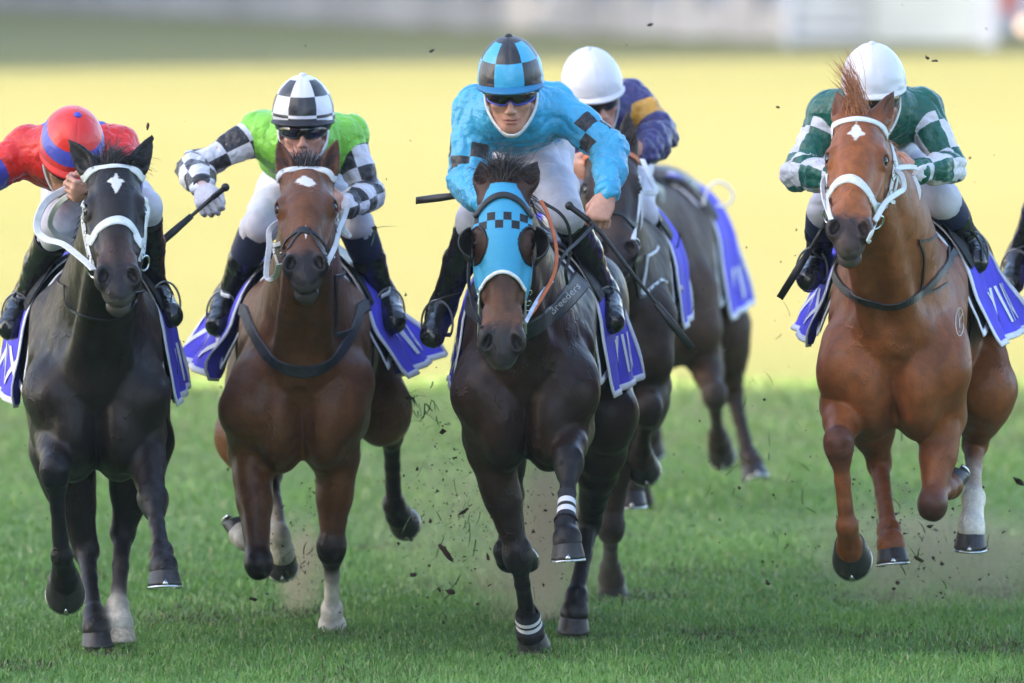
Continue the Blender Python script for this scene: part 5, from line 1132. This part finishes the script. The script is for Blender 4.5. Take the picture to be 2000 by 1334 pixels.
# ---- the blue hood with blinkers
def hood(H):
    P0, a, n_, r_, hs = H.hax; h = .0042; F = Field(H.e_head, h, .0050); V, Q = F.mesh(); q = (V - P0) / hs; u, v, w_ = q @ a, q @ n_, q @ r_
    lowedge = .335 + .055 * np.clip(np.abs(w_) / .08, 0, 1.2) ** 2 - .02
    eye = np.zeros(len(V), bool)
    for s in (-1, 1):
        du, dw = (u - .212) / .062, (np.abs(w_) * 0 + (w_ * s - .092)) / .040; eye |= (du ** 2 + dw ** 2 < 1) & (v > -.09)
    keep = (u > -.012) & (u < lowedge) & ~eye & (v > -.20)
    fk = keep[Q].all(1); Q = Q[fk]; used = np.unique(Q); rm = np.full(len(V), -1); rm[used] = np.arange(len(used)); V2 = V[used]; Q2 = rm[Q]
    n = NB('hood_cloth'); hd = n.sep(n.attr('hd', 1)); band = n.math('MULTIPLY', n.gt(hd[0], .105), n.lt(hd[0], .165)); ck = checks(n, n.math('SUBTRACT', hd[0], .105), n.math('MULTIPLY', hd[1], 2 * math.pi), 33.4, 36.0, BLK, (.045, .30, .50))
    c = n.mix(n.math('MULTIPLY', band, 1.0), (.045, .30, .50), ck); g = n.gen(); m = n.out(c, .6, .3, 0, n.bump(n.noise(g, 50, 3), .2, .01))
    o = mesh_obj('hood', V2, Q2, m, H.root); set_attr(o, 'hd', np.column_stack([u[used], w_[used], v[used]]), 'FLOAT_VECTOR')
    from collections import Counter
    Hd = H.Hd
    def skin(u_, w__):          # a point on the face surface at head coordinates
        o_ = Hd(u_, .25, w__); hh = H.bvh.ray_cast(Vector(o_), Vector(-n_)); return np.array(hh[0]) + np.array(hh[1]) * .007, np.array(hh[1])
    mb = MB(); pts = [skin(.318 + .055 * min(1.2, abs(x) / .08) ** 2, x) for x in np.linspace(-.078, .078, 25)]; mb.ribbon([p for p, _ in pts], [q_ for _, q_ in pts], .014, .004); mb.build('hood_trim', WEBW, o)
    for s in (-1, 1):
        mb = MB(); pts = [skin(.212 + .062 * math.cos(t), s * (.092 + .040 * math.sin(t))) for t in np.linspace(-3.0, -.1, 20)]; mb.ribbon([p for p, _ in pts], [q_ for _, q_ in pts], .007, .003); mb.build('eye_trim', BLKM, o)
        G = []; nu, nv = 14, 9                     # a half cup standing out behind the eye
        for i in range(nu):
            t = -1.25 + 2.5 * i / (nu - 1); row = []
            for j in range(nv):
                k = j / (nv - 1); row.append(Hd(.212 + .066 * math.sin(t) * (1 - .12 * k), -.075 + .105 * k, s * (.092 + .062 * math.cos(t) * math.sin(.35 + k * 1.2))))
            G.append(row)
        G = np.array(G).reshape(-1, 3); Fc = [(i * nv + j, (i + 1) * nv + j, (i + 1) * nv + j + 1, i * nv + j + 1) for i in range(nu - 1) for j in range(nv - 1)]; nn = mnormals(G, np.array(Fc)); L = len(G)
        rim = [i * nv + nv - 1 for i in range(nu)]
        Fc2 = Fc + [tuple(x + L for x in f[::-1]) for f in Fc] + [(rim[i], rim[i + 1], rim[i + 1] + L, rim[i] + L) for i in range(nu - 1)]
        mesh_obj('blinker', np.vstack([G, G - nn * .005]), Fc2, BLKM, o)
    for nm, uu, wid, mt in (('browband', .045, .024, GREYM),):
        mb = MB(); pts = [skin(uu + .06 * (x / .085) ** 2, x) for x in np.linspace(-.088, .088, 25)]; mb.ribbon([p + q_ * .003 for p, q_ in pts], [q_ for _, q_ in pts], wid, .005); mb.build(nm, mt, H.root)
hood(HB['h3'])
def bandage_stripes():
    H = HB['h3']
    n = NB('bandage_cloth'); t = n.attr('t', 2); st_ = n.math('MAXIMUM', n.math('MULTIPLY', n.gt(t, .30), n.lt(t, .48)), n.math('MULTIPLY', n.gt(t, .60), n.lt(t, .78))); g = n.gen()
    mt = n.out(n.mix(st_, (.020, .021, .027), (.60, .60, .63)), .7, .25, 0, n.bump(n.noise(g, 300, 2), .2, .003))
    for key in ('FL', 'FR'):
        sh, el, kn, ft, co, to = [H.J(x) for x in H.c[key]['j']]
        A, B = (lerp(kn, ft, .90), lerp(ft, co, .75)) if key == 'FL' else (lerp(kn, ft, .48), lerp(kn, ft, .94))
        pr = [p for p in H.prims if not p.neg and (np.minimum(p.box()[1], np.maximum(A, B) + .03) > np.maximum(p.box()[0], np.minimum(A, B) - .03)).all() and not isinstance(p, Tube) and np.ptp(np.array(p.box()), axis=0).max() < .45]
        F = Field(pr, .0045, .0045); V, Q = F.mesh(); u = unit(B - A); L = np.linalg.norm(B - A); q = (V - A); tt = q @ u / L; far = np.linalg.norm(q - np.outer(q @ u, u), axis=1) < .085
        k = ((tt > 0) & (tt < 1) & far)[Q].all(1); Q = Q[k]; us = np.unique(Q); rm = np.full(len(V), -1); rm[us] = np.arange(len(us)); o = mesh_obj('leg_bandage', V[us], rm[Q], mt, H.root); set_attr(o, 't', tt[us], 'FLOAT')
bandage_stripes()
def breast_text():
    H = HB['h3']; V, Fc = text_mesh('Breeders', .036); V[:, 0] -= V[:, 0].mean(); out = []; c = np.array([1102, 588]); ang = R(-42); k = 570
    for x, y, _ in V:
        px = c[0] + (x * math.cos(ang) - (-y) * math.sin(ang)) * k; py = c[1] + (x * math.sin(ang) + (-y) * math.cos(ang)) * k
        t = Vector(P(px, py, -.5)); d = (t - CAM0).normalized(); h = H.bvh.ray_cast(Vector(P(px, py, H.c['Yb'] - .27)), d); h = h if h[0] is not None else H.bvh.find_nearest(t); out.append(np.array(h[0]) + np.array(h[1]) * .0125)
    mesh_obj('lettering', np.array(out), Fc, plain('pale_lettering', (.45, .46, .50), .6), H.root)
breast_text()
def brand_mark():
    """freeze brand on the chestnut's shoulder: a ring with a Y and a small dot"""
    H = HB['h4']; m = MB(); c = (1874, 629)
    def put(path):
        pts, nr = drape(H.bvh, path, -.2, 5, .0008); m.ribbon(pts, nr, .0055, .0008)
    put([(c[0] + 8 * math.cos(t), c[1] + 27 * math.sin(t)) for t in np.linspace(0, 2 * math.pi, 17)]); put([(1869, 611), (1873, 624), (1874, 640)]); put([(1880, 611), (1876, 620), (1873, 626)]); put([(1873, 647), (1875, 650)])
    m.build('freeze_brand', plain('brand_hair', (.42, .36, .31), .7, var=.2), H.root)
brand_mark()

# ------------------------------------------------------------------ the next runner, only its edge in the picture, and flying turf
def copy_tree(o, parent=None):
    c = o.copy(); COL.objects.link(c)
    if parent is not None: mpi = o.matrix_parent_inverse.copy(); c.parent = parent; c.matrix_parent_inverse = mpi
    for ch in o.children: copy_tree(ch, c)
    return c
def shift(o, d): o.location = Vector(o.location) + Vector(d)
d = P(1986, 512, 2.0) - P(856, 612, .1)
h7 = copy_tree(HB['h3'].root); shift(h7, d); h7['label'] = 'dark racehorse cut off by the right edge of the photo, only its side showing'
j7 = copy_tree(RB['h3'].root); shift(j7, d); j7['label'] = 'jockey cut off by the right edge, only a black boot and knee showing'

MUD = plain('mud_clod', (.046, .032, .021), .9, .2, var=.5, sc=80, bump=.8, bsc=90)
def clod(px, py, Y, r, st, ang, label, tuft=0):
    c = P(px, py, Y); rg = np.random.default_rng(int(px * 7 + py)); bm = bmesh.new(); bmesh.ops.create_icosphere(bm, subdivisions=3, radius=1); V = np.array([v.co[:] for v in bm.verts]); Fc = [tuple(v.index for v in f.verts) for f in bm.faces]; bm.free()
    r *= .8; V = V * (1 + .38 * vnoise(V + px, 1.6, 1) + .25 * vnoise(V + py, 3.7, 2))[:, None] * np.array([st, .8, 1 / st]) * r; a = R(ang); V = V @ np.array([[math.cos(a), 0, math.sin(a)], [0, 1, 0], [-math.sin(a), 0, math.cos(a)]])
    o = mesh_obj('turf_clod', V + c, Fc, MUD); tag(o, label, 'turf clod', 'clods of turf kicked up')
    if tuft:
        n = tuft; roots = c + rg.normal(0, r * .6, (n, 3)); smooth_strands('grass_blade', roots, rg.normal(0, 1, (n, 3)), rg.uniform(.03, .09, n), TUFTM, o, .0022, 5, .6, .2, (0, 0, 0), 3)
    return o
TUFTM = plain('torn_grass', (.045, .085, .02), .6, .3, var=.4)
CL = [(872, 1080, -.1, .022, 1.9, -52, 'long mud clod in the air left of the centre horse\'s forelegs', 0), (808, 1122, .1, .012, 1.3, 20, 'small dark clod low between the bay and the hooded horse', 0), (880, 1156, .3, .015, 1.4, -15, 'grassy clod just above the turf left of the centre horse', 8),
      (905, 1000, .4, .014, 1.8, 30, 'thin clod of torn root left of the hooded horse\'s forearm', 6), (800, 778, .9, .013, 1.4, 0, 'clod with grass beside the bay horse\'s hind leg', 14), (1745, 1005, .6, .012, 1.5, 20, 'small clod between the hind and fore legs of the chestnut', 0),
      (1795, 1092, .3, .014, 1.8, -30, 'ragged clod at the chestnut\'s hind hoof under its belly', 8), (1990, 940, .9, .018, 1.5, -35, 'brown clod at the far right edge beside the white hind foot', 0), (1500, 1140, .5, .008, 1.3, 0, 'small brown clod low on the turf well left of the chestnut', 0),
      (1746, 1150, .0, .007, 1.2, 0, 'tiny dark clod under the chestnut\'s hooves', 0), (289, 247, .2, .010, 1.5, 85, 'clod flying above between the red and the lime jockeys', 0), (732, 445, .2, .009, 1.2, 20, 'clod in the air between the lime jockey and the whip end', 3),
      (1811, 113, .4, .008, 1.4, -40, 'left clod of the pair flying right of the white cap', 0), (1826, 119, .4, .008, 1.6, 0, 'right clod of the pair flying right of the white cap', 0), (1519, 209, 1.0, .007, 1.3, 0, 'lone clod flying against the yellow turf left of the green jockey', 0), (1270, 48, 2.0, .010, 1.4, 10, 'clod flying high before the pale far fence', 0)]
for c in CL: clod(*c)
def debris():
    rg = np.random.default_rng(21); V, Fc = [], []
    def speck(c, r):
        b = len(V); e = rg.normal(0, 1, (6, 3)) * r * .5
        o = np.array([[1, 0, 0], [-1, 0, 0], [0, 1, 0], [0, -1, 0], [0, 0, 1], [0, 0, -1]]) * r * rg.uniform(.4, 1.5, 3) + e + c; V.extend(o.tolist())
        for f in ((0, 2, 4), (2, 1, 4), (1, 3, 4), (3, 0, 4), (2, 0, 5), (1, 2, 5), (3, 1, 5), (0, 3, 5)): Fc.append(tuple(b + i for i in f))
    for (cx, cy, sx, sy, n, y0, y1, r) in ((890, 980, 80, 105, 520, -.2, 1.6, .0026), (1000, 900, 420, 260, 120, .2, 3, .0032), (1480, 880, 120, 150, 90, .6, 3, .0035), (1760, 1040, 120, 90, 420, .0, 1.8, .0026), (590, 1080, 50, 90, 240, .8, 2, .0026), (1050, 1000, 45, 110, 260, .8, 1.6, .0026), (1000, 300, 700, 220, 60, .5, 3, .0035), (150, 1000, 140, 150, 60, .0, 2, .003), (1800, 700, 160, 400, 40, .5, 2.5, .003)):
        for _ in range(n):
            p = P(rg.normal(cx, sx), rg.normal(cy, sy), rg.uniform(y0, y1))
            if p[2] > .02: speck(p, r * .8 * rg.lognormal(0, .55))
    o = mesh_obj('flying_dirt', np.array(V), Fc, MUD, None, False); tag(o, 'fine specks of dirt thrown up behind the hooves', 'dirt', kind='stuff')
    roots, n = [], 0
    for (cx, cy, sx, sy, n, y0, y1) in ((820, 800, 28, 32, 46, .6, 1.2), (905, 1010, 60, 60, 40, .0, 1.2), (1790, 1010, 70, 60, 40, .2, 1.4), (1440, 860, 110, 160, 46, .8, 3), (590, 1110, 30, 40, 26, .9, 1.6)):
        roots += [P(rg.normal(cx, sx), rg.normal(cy, sy), rg.uniform(y0, y1)) for _ in range(n)]
    roots = np.array([r for r in roots if r[2] > .03]); o = smooth_strands('flying_grass', roots, rg.normal(0, 1, (len(roots), 3)), rg.uniform(.03, .085, len(roots)), TUFTM, None, .0022, 5, .5, 0, (0, 0, 0), 8)
    tag(o, 'torn blades of grass flying through the air behind the hooves', 'grass', kind='stuff')
debris()
def dust(px, py, Y, rx, ry, rz, dens, col=(.62, .52, .40)):
    m = bpy.data.materials.new('dust'); m.use_nodes = True; t = m.node_tree; t.nodes.clear(); out = t.nodes.new('ShaderNodeOutputMaterial'); v = t.nodes.new('ShaderNodeVolumePrincipled'); v.inputs['Color'].default_value = col + (1,)
    tc = t.nodes.new('ShaderNodeTexCoord'); no = t.nodes.new('ShaderNodeTexNoise'); no.inputs['Scale'].default_value = 2.2; no.inputs['Detail'].default_value = 3; t.links.new(tc.outputs['Object'], no.inputs['Vector'])
    ln = t.nodes.new('ShaderNodeVectorMath'); ln.operation = 'LENGTH'; t.links.new(tc.outputs['Object'], ln.inputs[0]); mr = t.nodes.new('ShaderNodeMapRange'); mr.interpolation_type = 'SMOOTHSTEP'
    for i, x in enumerate((1.0, .15, 0.0, 1.0)): mr.inputs[i + 1].default_value = x
    t.links.new(ln.outputs['Value'], mr.inputs[0]); n2 = t.nodes.new('ShaderNodeMapRange')
    for i, x in enumerate((.36, .68, 0.15, 1.6)): n2.inputs[i + 1].default_value = x
    t.links.new(no.outputs[0], n2.inputs[0]); a = t.nodes.new('ShaderNodeMath'); a.operation = 'MULTIPLY'; t.links.new(mr.outputs[0], a.inputs[0]); t.links.new(n2.outputs[0], a.inputs[1])
    b = t.nodes.new('ShaderNodeMath'); b.operation = 'MULTIPLY'; b.inputs[1].default_value = dens; t.links.new(a.outputs[0], b.inputs[0]); t.links.new(b.outputs[0], v.inputs['Density']); t.links.new(v.outputs[0], out.inputs['Volume'])
    mb = MB(); mb.ball((0, 0, 0), (1, 1, 1), 24, 14); o = mesh_obj('dust', np.array(mb.v), mb.f, m); o.location = P(px, py, Y); o.scale = (rx, ry, rz); tag(o, 'thin cloud of brown dust kicked up behind the hooves', 'dust', kind='stuff')
dust(1058, 1030, 1.5, .17, .40, .46, 6.5); dust(1040, 1100, 1.2, .36, .4, .26, 2.2); dust(588, 1105, 1.9, .13, .3, .24, 6.0); dust(1790, 1075, 1.5, .55, .6, .24, 2.4); dust(880, 1010, 2.7, .5, .5, .42, .6); dust(1985, 1090, 1.6, .4, .5, .22, 1.5)
